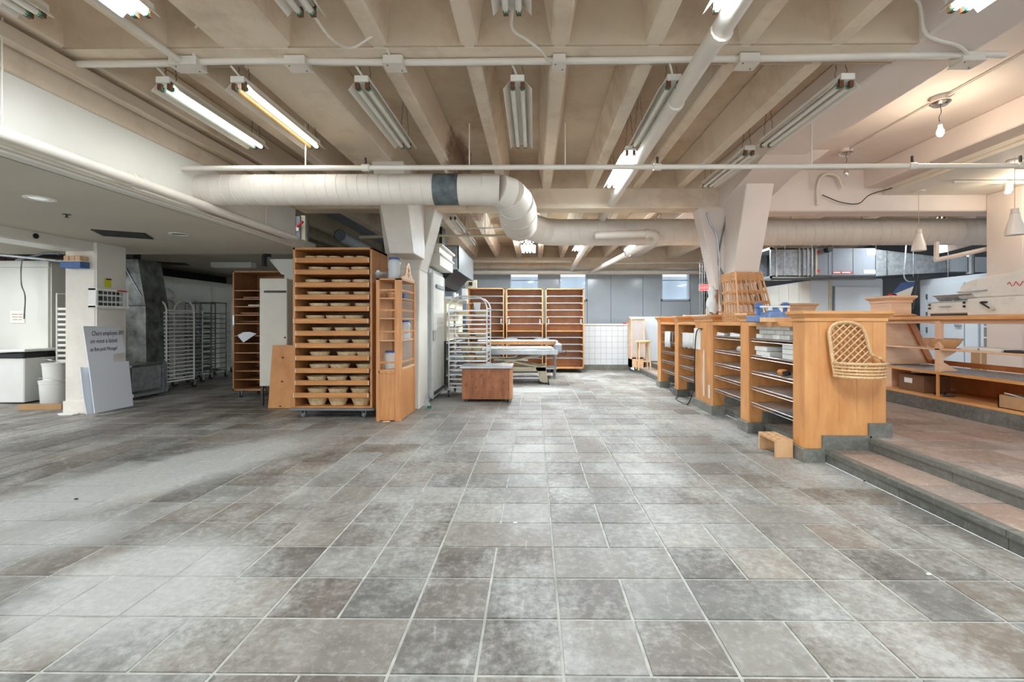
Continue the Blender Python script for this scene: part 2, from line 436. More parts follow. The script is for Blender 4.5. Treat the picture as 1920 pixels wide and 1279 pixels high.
for ya, yb in ((-2.5, 3.2), (3.42, 6.62), (6.95, 13.7)):
    for xa, xb in JX: joist(xa, xb, ya, yb)
# curved ends of the pans
for yy, s in ((3.2, -1), (3.42, 1), (6.6, -1), (13.7, -1)):
    for (a, b) in zip([j[1] for j in JX], [j[0] for j in JX][1:]+[2.60]):
        MB().hexa([(a-.02, yy, ZB), (b+.02, yy, ZB), (b+.02, yy+.01*s*-1, ZB), (a-.02, yy+.01*s*-1, ZB)] if 0 else
                  [(a-.02, min(yy, yy+s*.02), ZB+.0), (b+.02, min(yy, yy+s*.02), ZB+.0), (b+.02, max(yy, yy+s*.02), ZB), (a-.02, max(yy, yy+s*.02), ZB)],
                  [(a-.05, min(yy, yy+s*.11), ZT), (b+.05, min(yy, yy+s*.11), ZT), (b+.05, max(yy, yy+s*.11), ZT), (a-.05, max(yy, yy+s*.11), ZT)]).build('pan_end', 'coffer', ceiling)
MB().box(-3.42, 2.62, 3.2, 3.42, ZB, ZT).build('cross_rib', 'ceil', ceiling, bevel=.01)
struct(MB().box(-3.42, 2.75, 6.6, 6.9, 2.87, ZT).build('cross_beam', 'ceil', bevel=.012))
struct(MB().box(-3.42, 9.4, 13.7, 14.28, 2.85, ZT).build('cross_beam', 'ceil'))
struct(MB().hexa([(2.62, -3, ZB), (3.1, -3, ZB), (3.1, 13.7, ZB), (2.62, 13.7, ZB)], [(2.54, -3, ZT), (3.1, -3, ZT), (3.1, 13.7, ZT), (2.54, 13.7, ZT)]).build('girder', 'pinkish', bevel=.015))
rc = struct(MB().box(3.0, 12, -3.5, 14.4, ZT, ZT+.15).build('ceiling', 'pinkish'))
struct(MB().box(4.73, 5.02, -3, 6.75, 3.17, ZT).build('ceiling_beam', 'pinkish', bevel=.012))
drop = struct(MB().box(5.0, 12, -3, 7.0, 3.07, 3.2).build('ceiling', 'white'))
MB().box(4.985, 5.0, -3, 6.98, 3.11, 3.125).build('reveal_strip', 'ceil', drop)
struct(MB().box(3.0, 12, 6.7, 7.05, 2.84, ZT).build('cross_beam', 'pinkish', bevel=.015))
# beams over the far right kitchen
for x in (3.9, 4.9, 5.9, 6.9, 7.9):
    MB().box(x, x+.2, 7.05, 14, 3.1, ZT).build('joist', 'ceil', rc)
# left: fascia wall above the low ceiling, and the low ceiling
struct(MB().box(-3.52, -3.40, -3.5, 6.6, 2.34, 2.87).build('wall_fascia', 'white', bevel=.01))
struct(MB().box(-3.50, -3.405, -3.5, 6.6, 2.873, 3.45).build('wall_left', 'ceil', bevel=.01))
low = struct(MB().box(-15, -3.5, -3.5, 7.4, 2.34, 2.5).build('ceiling', 'lowceil'))
struct(MB().box(-15, -4.35, 7.4, 13.5, 2.5, 2.6).build('ceiling', 'lowceil'))
# ------------------------------------------------------------------ WALLS
wb = MB()
wins = [(955, 1011), (1048, 1101), (1239, 1294)]
WY = 14.3
wx = [(X_(a, WY), X_(b, WY)) for a, b in wins]
zt, zbw = Z_(1001, 508, WY), Z_(1001, 564, WY)
xs = [-3.6]+[v for p in wx for v in p]+[12]
for i in range(0, len(xs), 2): wb.box(xs[i], xs[i+1], WY, WY+.25, 0, 3.5)
for a, b in wx: wb.box(a, b, WY, WY+.25, 0, zbw); wb.box(a, b, WY, WY+.25, zt, 3.5)
wall_back = struct(wb.build('wall_back', 'greymatt'))
jp = [-2.9, X_(880, WY), X_(955, WY), X_(1011, WY), X_(1048, WY), X_(1101, WY), X_(1145, WY), X_(1205, WY), X_(1239, WY), X_(1294, WY), X_(1345, WY), 5.2, 6.2]
for i in range(len(jp)-1):
    a, b = jp[i], jp[i+1]
    iswin = any(abs(a-p[0]) < .01 for p in wx)
    MB().box(a+.006, b-.006, WY-.03, WY, 1.1, zbw-.03 if iswin else 2.9).build('wall_panel', 'grey', wall_back)
for i, (a, b) in enumerate(wx):
    f = MB(); t = .045
    f.box(a, a+t, WY-.02, WY+.2, zbw, zt); f.box(b-t, b, WY-.02, WY+.2, zbw, zt); f.box(a, b, WY-.02, WY+.2, zbw, zbw+t); f.box(a, b, WY-.02, WY+.2, zt-t, zt)
    wo = struct(f.build('window_%d' % (i+1), 'bluewhite'))
    MB().box(a+t, b-t, WY+.1, WY+.106, zbw+t, zt-t).build('pane', 'glass', wo)
    if i != 1: MB().box(a+t, b-t, WY+.09, WY+.12, zbw+.62, zbw+.65).build('glazing_bar', 'bluewhite', wo)
struct(MB().box(-8, 14, 19, 19.3, -1, 3.1).build('wall_outside', 'outside'))
# low tiled wall in front of it
TY = 12.1; XT1 = X_(1180, TY)
lw = struct(MB().box(-3.3, XT1, TY, TY+.12, 0, 1.17).build('wall_tiled', 'tgrout'))
struct(MB().box(-3.3, XT1+.02, TY-.03, TY+.2, 1.17, 1.205).build('trim_1', 'white'))
struct(MB().box(-3.3, XT1+.03, TY-.025, TY, 0, .14).build('baseboard_back', 'curb'))
ts = .1475
for i in range(11):
    for j in range(7):
        x = XT1-.01-(i+1)*ts; z = .14+j*ts
        MB().box(x+.003, x+ts-.003, TY-.008, TY, z+.003, z+ts-.003).build('wall_tile', 'tileglaze', lw)
MB().box(-3.3, XT1-.01-11*ts, TY-.006, TY, .14, 1.17).build('tile_field', 'tileglaze', lw)
struct(MB().box(XT1, X_(1345, TY), TY-.02, TY+.12, .11, 1.39).build('wall_low', 'bluewhite'))
struct(MB().box(XT1, X_(1345, TY), TY-.05, TY-.02, .11, .24).build('baseboard_low', 'curb'))
struct(MB().box(-8.7, -8.6, 8.2, 13.1, 2.2, 2.62).build('added_gap_barrier', 'black'))  # black barrier added above the cold room, shuts out sky, keeps the gap dark
struct(MB().box(9.5, 9.7, 6.7, 14.3, 0, 3.5).build('wall_right', 'greymatt'))
# columns
colL = struct(MB().hexa([(-2.10, 6.62, 0), (-1.64, 6.62, 0), (-1.64, 7.15, 0), (-2.10, 7.15, 0)], [(-2.10, 6.62, 2.0), (-1.64, 6.62, 2.0), (-1.64, 7.15, 2.0), (-2.10, 7.15, 2.0)]).hexa(
    [(-2.10, 6.62, 2.0), (-1.64, 6.62, 2.0), (-1.64, 7.15, 2.0), (-2.10, 7.15, 2.0)], [(-2.22, 6.62, 2.9), (-1.40, 6.62, 2.9), (-1.40, 7.15, 2.9), (-2.22, 7.15, 2.9)]).build('column', 'white', bevel=.012))
MB().hexa([(-1.87, 6.0, 2.14), (-1.56, 6.0, 2.14), (-1.56, 6.62, 2.14), (-1.87, 6.62, 2.14)], [(-1.92, 5.45, ZB), (-1.54, 5.45, ZB), (-1.54, 6.62, ZB), (-1.92, 6.62, ZB)]).build('haunch', 'duct', colL, bevel=.008)
colR = struct(MB().hexa([(2.70, 6.45, 1.352), (3.04, 6.45, 1.352), (3.04, 6.9, 1.352), (2.70, 6.9, 1.352)], [(2.70, 6.45, 1.5), (3.04, 6.45, 1.5), (3.04, 6.9, 1.5), (2.70, 6.9, 1.5)]).hexa(
    [(2.70, 6.45, 1.5), (3.04, 6.45, 1.5), (3.04, 6.9, 1.5), (2.70, 6.9, 1.5)], [(2.70, 5.88, ZB), (3.06, 5.88, ZB), (3.06, 6.9, ZB), (2.70, 6.9, ZB)]).build('column', 'pinkish', bevel=.012))
MB().hexa([(2.66, 6.62, 1.4), (2.72, 6.62, 1.4), (2.72, 6.88, 1.4), (2.66, 6.88, 1.4)], [(2.34, 6.62, 2.9), (2.72, 6.62, 2.9), (2.72, 6.88, 2.9), (2.34, 6.88, 2.9)]).build('haunch', 'pinkish', colR, bevel=.008)
# ceiling haunch where the column spreads into the girder
MB().hexa([(2.62, 5.75, ZB-.10), (3.2, 5.75, ZB-.10), (3.2, 6.7, ZB-.30), (2.62, 6.7, ZB-.30)], [(2.62, 5.2, ZB+.02), (3.3, 5.2, ZB+.02), (3.3, 6.7, ZB+.02), (2.62, 6.7, ZB+.02)]).build('haunch', 'pinkish', colR)
lc = struct(MB().box(-6.42, -6.0, 6.29, 6.75, 0, 2.36).build('column', 'rough_white', bevel=.012))
MB().box(-6.0, -5.985, 6.30, 6.75, 0, 2.34).build('side_facing', 'white', lc)
MB().box(-6.43, -5.99, 6.275, 6.29, 0, .17).build('plinth', 'rough_white', lc)
rcol = struct(MB().box(6.47, 7.1, 6.2, 6.7, ZS2, 3.07).build('column', 'pinkish', bevel=.01))
MB().prism([(P(u, v, 7.9).x, P(u, v, 7.9).z) for u, v in ((1777, 440), (1777, 472), (1903, 439), (1990, 420), (1990, 330), (1830, 330), (1830, 440))], lambda a, b, d: (a, d, b), 7.9, 8.15).build('beam_end', 'pinkish', rcol)

# far dark zone behind the tall rack: grey wall, ductwork
struct(MB().box(-9, -1.95, 13.1, 13.25, 2.5, 3.45).build('wall_rear', 'greymatt'))
struct(MB().box(-3.4, -1.95, 13.1, 13.25, 0, 2.5).build('wall_rear', 'greymatt'))
# cold room at the left
CX = -7.85
cr = struct(MB().box(-15, CX, 7.45, 13.2, 0, 2.23).build('wall_cold_room', 'panel'))
for a, b in ((-15, -12.1), (-12.1, -10.9), (-10.9, -9.7), (-9.7, -8.75), (-8.75, CX)):
    MB().box(a+.004, b-.004, 7.43, 7.45, .06, 2.13).build('wall_panel', 'panel', cr)
MB().box(-15, CX+.01, 7.42, 7.46, 2.14, 2.24).build('top_trim', 'panel', cr)
for a, b in ((7.46, 7.85), (7.85, 8.9), (8.9, 10.0), (10.0, 11.2), (11.2, 12.3)):
    MB().box(CX, CX+.02, a+.004, b-.004, .06, 2.2).build('wall_panel', 'panel', cr)
struct(MB().box(-9, -3.4, 12.9, 13.1, 0, 2.52).build('wall_rear', 'panel'))
brs = struct(MB().box(-15, -7.0, 8.05, 8.2, 2.2, 2.5).build('wall_brick', 'black'))
x = -11.5
while x < -7.1:
    MB().box(x+.005, x+.205, 8.03, 8.05, 2.25, 2.31).build('brick', 'brick', brs); MB().box(x-.1, x+.1, 8.03, 8.05, 2.32, 2.38).build('brick', 'brick', brs); x += .215
# light coloured trim box under the low ceiling, running to the left column
tb = struct(MB().box(-6.45, -6.02, 1.0, 6.3, 2.22, 2.36).build('trim_2', 'white', bevel=.004))
MB().lathe([(.032, 0), (.032, .012)], (-6.022, 5.55, 2.29), 14, axis='x').build('port', 'black', tb)
MB().box(-6.44, -6.05, 1.5, 6.2, 2.212, 2.22).build('diffuser', 'panel', tb)
# ------------------------------------------------------------------ FLUORESCENT FIXTURES
def fixture(loc, label, group, tubes=('offtube', 'offtube'), chain=.4, L=1.22, rz=0., n4=False, power=0, col=(.95, .98, 1)):
    t = thing('fluorescent_fixture', label, 'light fixture', loc, rz, group)
    h = L/2; ws = .17 if n4 else .105
    MB().box(-.05, .05, -h, h, -.045, 0).build('housing', 'white', t, bevel=.003)
    m = MB()
    for s in (-1, 1):
        m.add([(s*.05, -h+.03, -.03), (s*ws, -h+.03, -.095), (s*ws, h-.03, -.095), (s*.05, h-.03, -.03), (s*.05, -h+.03, -.027), (s*(ws+.002), -h+.03, -.092), (s*(ws+.002), h-.03, -.092), (s*.05, h-.03, -.027)],
              [(0, 1, 2, 3), (7, 6, 5, 4), (0, 4, 5, 1), (1, 5, 6, 2), (2, 6, 7, 3), (3, 7, 4, 0)])
    m.build('reflector', 'pipe', t)
    xs_ = (-.12, -.04, .04, .12) if n4 else (-.036, .036)
    tb_ = list(tubes)*2 if n4 else tubes
    for x, mt in zip(xs_, tb_):
        MB().tube([(x, -h+.05, -.075), (x, h-.05, -.075)], .019, 10).build('tube', mt, t, smooth=True)
    for x in xs_:
        for s in (-1, 1):
            e = MB().box(x-.014, x+.014, s*(h-.028)-.012, s*(h-.028)+.012, -.09, -.03).build('lamp_holder', 'brown', t)
            MB().tube([(x, s*(h-.04), -.075), (x, s*(h-.062), -.075)], .0195, 8).build('end_cap', 'green', e)
    for s in (-1, 1):
        m = MB(); yy = s*(h-.08); n = int(chain/.03)
        for q in (-1, 1):
            for i in range(n):
                z0 = i*chain/n; f = i/n
                x = q*.045*(1-f*.8); x2 = q*.045*(1-(i+1)/n*.8); e = .006
                m.tube([(x-(e if i % 2 else 0), yy-(0 if i % 2 else e), z0), (x2+(e if i % 2 else 0), yy+(0 if i % 2 else e), z0+chain/n)], .0022, 4)
        m.build('chain', 'darkmetal', t)
    if power:
        l = area_light('lamp_glow', (loc[0], loc[1], loc[2]-.12), .16, L*.9, power, col); l.rotation_euler = (0, 0, rz)
    return t
ZF = 3.05
FX = [  # x, y, label, tubes, power
 (-2.80, 2.0, 'unlit fluorescent fixture cut by the top left corner of the picture', ('offtube', 'offtube'), 0),
 (-2.20, 2.0, 'brightly lit fluorescent fixture at the top edge near the left junction box', ('litcool', 'litcool'), 16),
 (-1.27, 2.0, 'unlit fluorescent fixture at the top edge beside the wide ceiling beam', ('offtube', 'offtube'), 0),
 (-.12, 2.0, 'unlit fluorescent fixture at the top edge in the middle coffer', ('offtube', 'offtube'), 0),
 (1.04, 2.0, 'lit fluorescent fixture at the top edge beside the sloping white pipe', ('litcool', 'litcool'), 16),
 (2.34, 2.0, 'lit fluorescent fixture at the top right next to the girder', ('litcool', 'litcool'), 16),
 (-2.72, 3.98, 'fluorescent fixture with one greenish glowing tube, leftmost hanging fixture', ('offtube', 'litgreen'), 3),
 (-2.17, 3.98, 'fluorescent fixture with one amber tube and one white glowing tube', ('amber', 'litwhite'), 3),
 (-1.26, 3.98, 'unlit fluorescent fixture hanging left of the stained ceiling joist', ('offtube', 'offtube'), 0),
 (-.12, 3.98, 'unlit fluorescent fixture hanging in the centre coffer seen end on', ('offtube', 'offtube'), 0),
 (1.02, 3.98, 'unlit fluorescent fixture hanging partly behind the sloping white pipe', ('offtube', 'offtube'), 0),
 (2.27, 3.98, 'long unlit fluorescent fixture hanging beside the right girder', ('offtube', 'offtube'), 0),
 (.99, 5.35, 'short lit fluorescent fixture shining behind the sloping white pipe', ('litcool', 'litcool'), 16),
 (2.20, 5.35, 'unlit fluorescent fixture above the right haunched column', ('offtube', 'offtube'), 0),
]
for x, y, lb, tb_, pw in FX: fixture((x, y, ZF), lb, 'twin tube fluorescent fixtures', tb_, chain=.38, power=pw)
for x, y, lb, tb_, pw in [
 (-.13, 9.4, 'lit four tube fixture in the rear bay just behind the round duct', ('litrear', 'litrear'), 22),
 (-.13, 10.9, 'lit four tube fixture in the rear bay nearest the back windows', ('litrear', 'litrear'), 22),
 (1.02, 10.6, 'lit fluorescent fixture in the rear bay beside the sloping pipe', ('litrear', 'litrear'), 22),
 (2.22, 10.6, 'lit fluorescent fixture in the rear bay between the two sloping pipes and right beam', ('litrear', 'litrear'), 22),
 (2.25, 8.9, 'lit fluorescent fixture in the rear bay close under the painted duct', ('litrear', 'litrear'), 22),
 (-1.35, 8.3, 'unlit fluorescent fixture in the rear bay above the extractor hood', ('offtube', 'offtube'), 0),
 (-1.35, 9.8, 'second unlit fluorescent fixture above the extractor hood, nearer the back wall', ('offtube', 'offtube'), 0)]:
    fixture((x, y, ZF), lb, 'rear bay fluorescent fixtures', tb_, chain=.38, power=pw, n4=pw > 0 and x < 0)
for x, y, lb in [(6.6, 8.15, 'fluorescent fixture over the right kitchen hidden behind the ductwork'), (4.2, 9.6, 'fluorescent fixture over the walk-in cooler behind the right column')]:
    fixture((x, y, 3.0), lb, 'kitchen fluorescent fixtures', ('litwhite', 'litwhite'), chain=.4, power=24, col=(.84, .93, 1))
for (x_, y_, lb_) in ((-8.3, 6.0, 'lit white ceiling light panel above the cold room at the left edge'), (-7.6, 3.2, 'added unseen fill light panel outside the left edge of the picture')):  # second panel is unseen, added as fill for the left tray racks
    t = thing('ceiling_light_panel', lb_, 'light fixture', (x_, y_, 2.335)); MB().box(-.32, .32, -.62, .62, -.02, 0).build('panel_frame', 'hdpe', t); MB().box(-.29, .29, -.59, .59, -.026, -.02).build('diffuser', 'litpanel', t)
    area_light('panel_glow', (x_, y_, 2.29), .55, 1.1, 12 if y_ > 5 else 80, (.95, .97, 1))
fl = thing('ceiling_strip_light', 'white strip light on the low ceiling above the dark tray racks', 'light fixture', (P(420, 494, 9.3).x, 9.6, 2.44))
MB().box(-.42, .42, -.09, .09, -.05, .05).build('housing', 'panel', fl); MB().box(-.40, .40, -.07, .07, -.06, -.05).build('diffuser', 'offtube', fl)
# ------------------------------------------------------------------ PIPES, CONDUIT, JUNCTION BOXES
def helix(a, b, r, pitch, parent, mat='duct'):
    n = int((b[0]-a[0])/pitch*24); pts = [(a[0]+(b[0]-a[0])*i/n, a[1]+(r+.0005)*math.cos(2*PI*i/24), a[2]+(r+.0005)*math.sin(2*PI*i/24)) for i in range(n+1)]
    return MB().tube(pts, .0038, 5).build('spiral_seam', mat, parent, world=True)
def ridge(pts, r, step=.12, h=.004):   # points along a straight run with raised seams
    out, rs = [], []; a, b = Vector(pts[0]), Vector(pts[1]); L = (b-a).length; n = int(L/step)
    out.append(a); rs.append(r)
    for i in range(1, n):
        c = a.lerp(b, i/n); d = (b-a).normalized()*.005
        out += [c-d, c, c+d]; rs += [r, r+h, r]
    out.append(b); rs.append(r); return out, rs
hz = 2.60
pa, ra = [(-3.42, 4.72, hz), (-.52, 4.72, hz)], .154
d1 = thing('spiral_duct', 'cream painted round spiral duct hanging below the joists at left', 'duct', (-1.9, 4.72, hz))
MB().tube(pa, ra, 28).build('straight_run', 'duct', d1, world=True, smooth=True); helix((-3.38, 4.72, hz), (-1.02, 4.72, hz), .154, .105, d1)
MB().tube([(-1.01, 4.72, hz), (-.76, 4.72, hz)], .1575, 28).build('bare_band', 'bare', d1, world=True, smooth=True)['label'] = 'unpainted dark grey band of the duct'
gor = [(-.52, 4.72, hz, .158), (-.36, 4.73, hz-.005, .16), (-.26, 4.80, hz-.03, .175), (-.20, 4.93, hz-.08, .195), (-.18, 5.10, hz-.125, .21), (-.18, 5.4, hz-.14, .22), (-.18, 5.9, hz-.10, .22), (-.17, 6.6, hz+.08, .21), (-.12, 7.05, hz+.13, .21), (.02, 7.35, hz+.13, .212), (.2, 7.55, hz+.12, .215), (.45, 7.62, hz+.12, .215)]
for i in range(len(gor)-1):            # lobster-back elbow, one gore after another
    a, b = gor[i], gor[i+1]; da = (Vector(b[:3])-Vector(a[:3])).normalized()*.008
    MB().tube([Vector(a[:3])-da, Vector(b[:3])+da], [a[3]+.002, b[3]], 28).build('elbow_gore', 'duct', d1, world=True, smooth=True)
pa, ra = [(.45, 7.62, 2.72), (7.55, 7.62, 2.72)], .214
d2 = thing('spiral_duct', 'wide cream spiral duct crossing behind the right column', 'duct', (4, 7.62, 2.72))
MB().tube(pa, ra, 30).build('straight_run', 'duct', d2, world=True, smooth=True); helix((.5, 7.62, 2.72), (7.5, 7.62, 2.72), .214, .15, d2)
MB().tube([(2.0, 7.62, 2.72), (2.08, 7.62, 2.72)], .222, 30).build('collar', 'duct', d2, world=True, smooth=True)
MB().tube([(7.5, 7.62, 2.72), (7.56, 7.62, 2.72)], .228, 30).build('collar', 'duct', d2, world=True, smooth=True)
for x in (-.02, 1.2, 3.0, 4.2, 5.35, 6.6):
    MB().tube([(x, 7.62, 2.92), (x, 7.62, 3.44)], .005, 6).build('hanger_rod', 'darkmetal', d2, world=True)
hp = thing('horizontal_pipe', 'long thin cream sprinkler pipe crossing the room under the joists', 'pipe', (0, 4.45, 2.73))
MB().tube([(-3.4, 4.45, 2.735), (6.6, 4.45, 2.735)], .024, 10).build('pipe_run', 'pipe', hp, world=True, smooth=True)
for x in (-1.62, .98+.2, 3.6, 4.62):
    MB().tube([(x-.035, 4.45, 2.735), (x+.035, 4.45, 2.735)], .034, 10).build('coupling', 'pipe', hp, world=True, smooth=True)
    MB().tube([(x, 4.45, 2.76), (x, 4.45, 2.83)], .012, 8).build('sprinkler_head', 'darkmetal', hp, world=True)
for x in (-2.2, -.62, .3, 2.65):
    MB().tube([(x, 4.45, 2.76), (x, 4.45, 3.16)], .006, 6).build('hanger_rod', 'pipe', hp, world=True)
def pipe(name, label, pts, r, mat='pipe', cat='pipe', joints=(), rj=1.25, rods=(), seg=12, group=None):
    t = thing(name, label, cat, tuple(pts[0]), group=group)
    MB().tube(pts, r, seg).build('pipe_run', mat, t, world=True, smooth=True)
    for a, b in joints: MB().tube([a, b], r*rj, seg).build('coupling', mat, t, world=True, smooth=True)
    for a, b in rods: MB().tube([a, b], .005, 6).build('hanger_rod', mat, t, world=True)
    return t
pipe('drain_pipe', 'thick white pipe sloping overhead from the top edge to the back wall', [(1.10, 1.2, 2.98), (1.10, 4.3, 2.96), (1.10, 7, 2.93), (1.10, 13.5, 2.78)], .062, joints=[((1.10, y, 2.955), (1.10, y+.05, 2.955)) for y in (2.72, 3.6, 4.9, 6.2, 8.2)], rj=1.1, rods=[((1.1, 7.2, 2.9), (1.1, 7.2, 3.44)), ((1.1, 9.6, 2.9), (1.1, 9.6, 3.44))])
pipe('drain_pipe', 'second white pipe behind the painted duct with an elbow at its near end', smooth_path([(.95, 7.25, 2.60), (1.75, 7.2, 2.62), (1.92, 7.3, 2.60), (1.93, 7.5, 2.57), (1.90, 9.0, 2.62), (1.65, 13.6, 2.70)], 5), .058, joints=[((1.93, 7.5, 2.57), (1.93, 7.56, 2.57)), ((1.72, 7.2, 2.62), (1.78, 7.2, 2.62)), ((1.88, 9.3, 2.62), (1.88, 9.36, 2.62))], rj=1.2)
pipe('back_pipe', 'white horizontal pipe just above the back windows', [(-2.0, 13.55, 2.70), (6.0, 13.55, 2.70)], .062, rods=[((-1.4, 13.5, 2.7), (-1.4, 13.5, 3.1)), ((3.0, 13.5, 2.7), (3.0, 13.5, 3.1))])
pipe('back_pipe', 'upper white horizontal pipe on the back beam, left of the sloping pipe', [(-2.2, 13.2, 2.98), (1.05, 13.2, 2.98)], .05)
pipe('back_pipe', 'thin white horizontal pipe on the back beam, right of the sloping pipe', [(1.9, 13.2, 2.92), (6, 13.2, 2.95)], .032)
pipe('cross_pipe', 'thin brownish pipe crossing the rear bay above the extractor hood', [(-2.0, 7.6, Z_(850, 442, 7.6)), (-.3, 7.6, Z_(850, 442, 7.6))], .02, 'tan', rods=[((-1.7, 7.6, 2.7), (-1.7, 7.6, 3.2)), ((-.8, 7.6, 2.7), (-.8, 7.6, 3.2))])
pipe('cross_conduit', 'thin cream conduit crossing the joists of the rear bay', [(-1.6, 9.2, 2.76+.35), (2.4, 9.2, 3.13)], .014, cat='conduit')
YP = 3.33; ZP = 3.125
pipe('ceiling_conduit', 'cream conduit running the width of the ceiling under the cross rib', smooth_path([(-3.4, YP-.02, ZP-.02), (-2.7, YP, ZP-.004), (-2.05, YP, ZP+.01), (-1.0, YP+.01, ZP), (0, YP, ZP-.003), (1.5, YP, ZP+.008), (3.0, YP-.03, ZP+.01), (3.32, YP-.03, ZP+.01)], 5), .024, cat='conduit')
pipe('ceiling_conduit', 'cream conduit running toward the left junction box from the top edge', [(-2.55, 1.3, 3.11), (-2.52, 3.28, 3.11)], .024, cat='conduit', joints=[((-2.54, 2.4, 3.11), (-2.54, 2.45, 3.11))])
pipe('edge_pipe', 'thick white pipe along the edge of the low left ceiling', [(-3.30, .8, 2.43), (-3.28, 6.35, 2.40)], .045, joints=[((-3.30, 3.75, 2.42), (-3.30, 3.79, 2.42)), ((-3.30, 3.84, 2.42), (-3.30, 3.88, 2.42))], rj=1.25, rods=[((-3.30, 2.85, 2.46), (-3.30, 2.85, 3.14)), ((-3.28, 5.65, 2.44), (-3.28, 5.65, 2.95))])
MB().tube([(-3.375, .8, 2.375), (-3.375, 6.5, 2.355)], .012, 8).build('edge_conduit', 'pipe', None, at=(-3.375, 3, 2.36)); tag(bpy.data.objects['edge_conduit'], 'thin cream conduit tucked under the thick white edge pipe', 'conduit')
def jbox(loc, label, sx=.17, sy=.12, h=.06, mat='pipe'):
    t = thing('junction_box', label, 'junction box', loc, group='ceiling junction boxes')
    MB().box(-sx/2, sx/2, -sy/2, sy/2, -h, 0).build('box', mat, t, bevel=.004)
    MB().box(-sx/2-.004, sx/2+.004, -sy/2-.004, sy/2+.004, -h-.005, -h).build('cover', mat, t)
    for q in ((-.3, -.3), (.3, .3)): MB().lathe([(.006, 0), (.004, -.004)], (q[0]*sx, q[1]*sy, -h-.005), 6).build('screw', 'darkmetal', t)
for x, lb, s in ((-2.50, 'large cream junction box at the crossing of two conduits, left', .2), (-1.70, 'cream junction box under the wide ceiling beam', .15), (-1.0, 'cream junction box where the stained joist meets the rib', .14),
              (.18, 'small cream junction box under the centre joist', .09), (1.52, 'cream junction box just right of the sloping pipe', .14), (3.08, 'cream junction box under the right girder', .16)):
    jbox((x, YP, ZP+.02), lb, sx=s)
def cable(name, label, pts, r=.007, mat='pipe', cat='cable', n=6):
    o = MB().tube(smooth_path(pts, n), r, 6).build(name, M[mat], None, at=tuple(pts[0]), smooth=True)
    return tag(o, label, cat)
cable('flexible_cable', 'cream flexible cable from the left lit fixture to its junction box', [(-2.2, 2.62, 3.2), (-1.95, 2.85, 3.40), (-1.98, 2.95, 3.38), (-2.25, 3.12, 3.3), (-2.38, 3.2, 3.2), (-2.42, 3.3, 3.13)], .011)
cable('flexible_cable', 'cream cable drooping from the unlit fixture by the wide beam', [(-1.27, 2.6, 3.02), (-1.25, 2.85, 3.0), (-1.2, 3.05, 3.06), (-1.05, 3.1, 3.17), (-1.02, 3.28, 3.14)], .009)
cable('flexible_cable', 'cream cable from the centre top fixture to the centre joist', [(-.12, 2.6, 3.02), (-.13, 2.8, 3.02), (-.05, 3.0, 3.08), (.05, 3.1, 3.06), (.10, 3.25, 3.08), (.17, 3.3, 3.12)], .009)
cable('flexible_cable', 'cream cable looping from the top right fixture to the girder box', [(2.2, 2.7, 3.2), (2.05, 2.95, 3.3), (2.4, 2.95, 3.3), (2.6, 3.1, 3.16), (2.9, 3.2, 3.14), (3.08, 3.3, 3.12)], .011)
cable('flexible_cable', 'short white cable hanging at the top left corner', [(-2.65, 2.1, 3.15), (-2.78, 2.35, 3.05), (-2.85, 2.45, 2.95)], .009)
for x, nm in ((-2.72, 'leftmost'), (-2.17, 'amber tube'), (-1.26, 'third'), (-.12, 'centre'), (1.02, 'pipe side')):
    cable('fixture_lead', 'short cream lead into the near end of the %s hanging fixture' % nm, [(x-.04, 3.36, 3.12), (x-.02, 3.39, 3.09), (x, 3.42, 3.055)], .008)
tm = thing('timber_batten', 'long bare softwood timber fixed along the left side under the joists', 'timber', (-3.2, 3.5, 3.05))
MB().box(-3.36, -3.28, 1.0, 6.55, 3.015, 3.11).build('batten', 'lumber', tm, world=True, bevel=.003)
# right warm bay: conduit with bare bulbs
pipe('bulb_conduit', 'thin cream conduit linking the two bare bulb canopies', [(3.97, 2.0, 3.425), (3.97, 4.57, 3.425), (3.97, 5.94, 3.425)], .011, cat='conduit')
for (y, zb, lit, lb) in ((4.57, 3.13, True, 'glowing bare bulb hanging from a chrome ceiling canopy at right'), (5.94, 3.17, False, 'unlit bare bulb hanging from a chrome canopy above the right column')):
    t = thing('bare_bulb', lb, 'light bulb', (3.97, y, 3.45))
    MB().lathe([(.075, 0), (.075, -.05), (.03, -.05)], seg=20).build('canopy_base', 'pinkish', t, smooth=True)
    MB().lathe([(.085, -.045), (.088, -.06), (.06, -.085), (.01, -.09)], seg=20).build('canopy', 'chrome', t, smooth=True)
    MB().tube(smooth_path([(0, 0, -.09), (.01, 0, -.15), (-.012, 0, -.2), (0, 0, zb-3.45+.04)], 4), .003, 5).build('cord', 'darkmetal', t)
    b = MB().lathe([(.012, .05), (.016, .03), (.02, .01), (.03, -.015), (.03, -.04), (.018, -.062), (.002, -.068)], (0, 0, zb-3.45), 14).build('bulb', 'bulb' if lit else 'chrome', t, smooth=True)
    MB().lathe([(.014, .075), (.017, .045)], (0, 0, zb-3.45), 12).build('socket', 'chrome', t)
def point(name, loc, power, col=(1, .82, .62), r=.04):
    l = bpy.data.lights.new(name, 'POINT'); l.energy = power; l.color = col; l.shadow_soft_size = r
    o = bpy.data.objects.new(name, l); C.objects.link(o); o.location = loc
point('bulb_light', (3.97, 4.57, 3.03), 9)
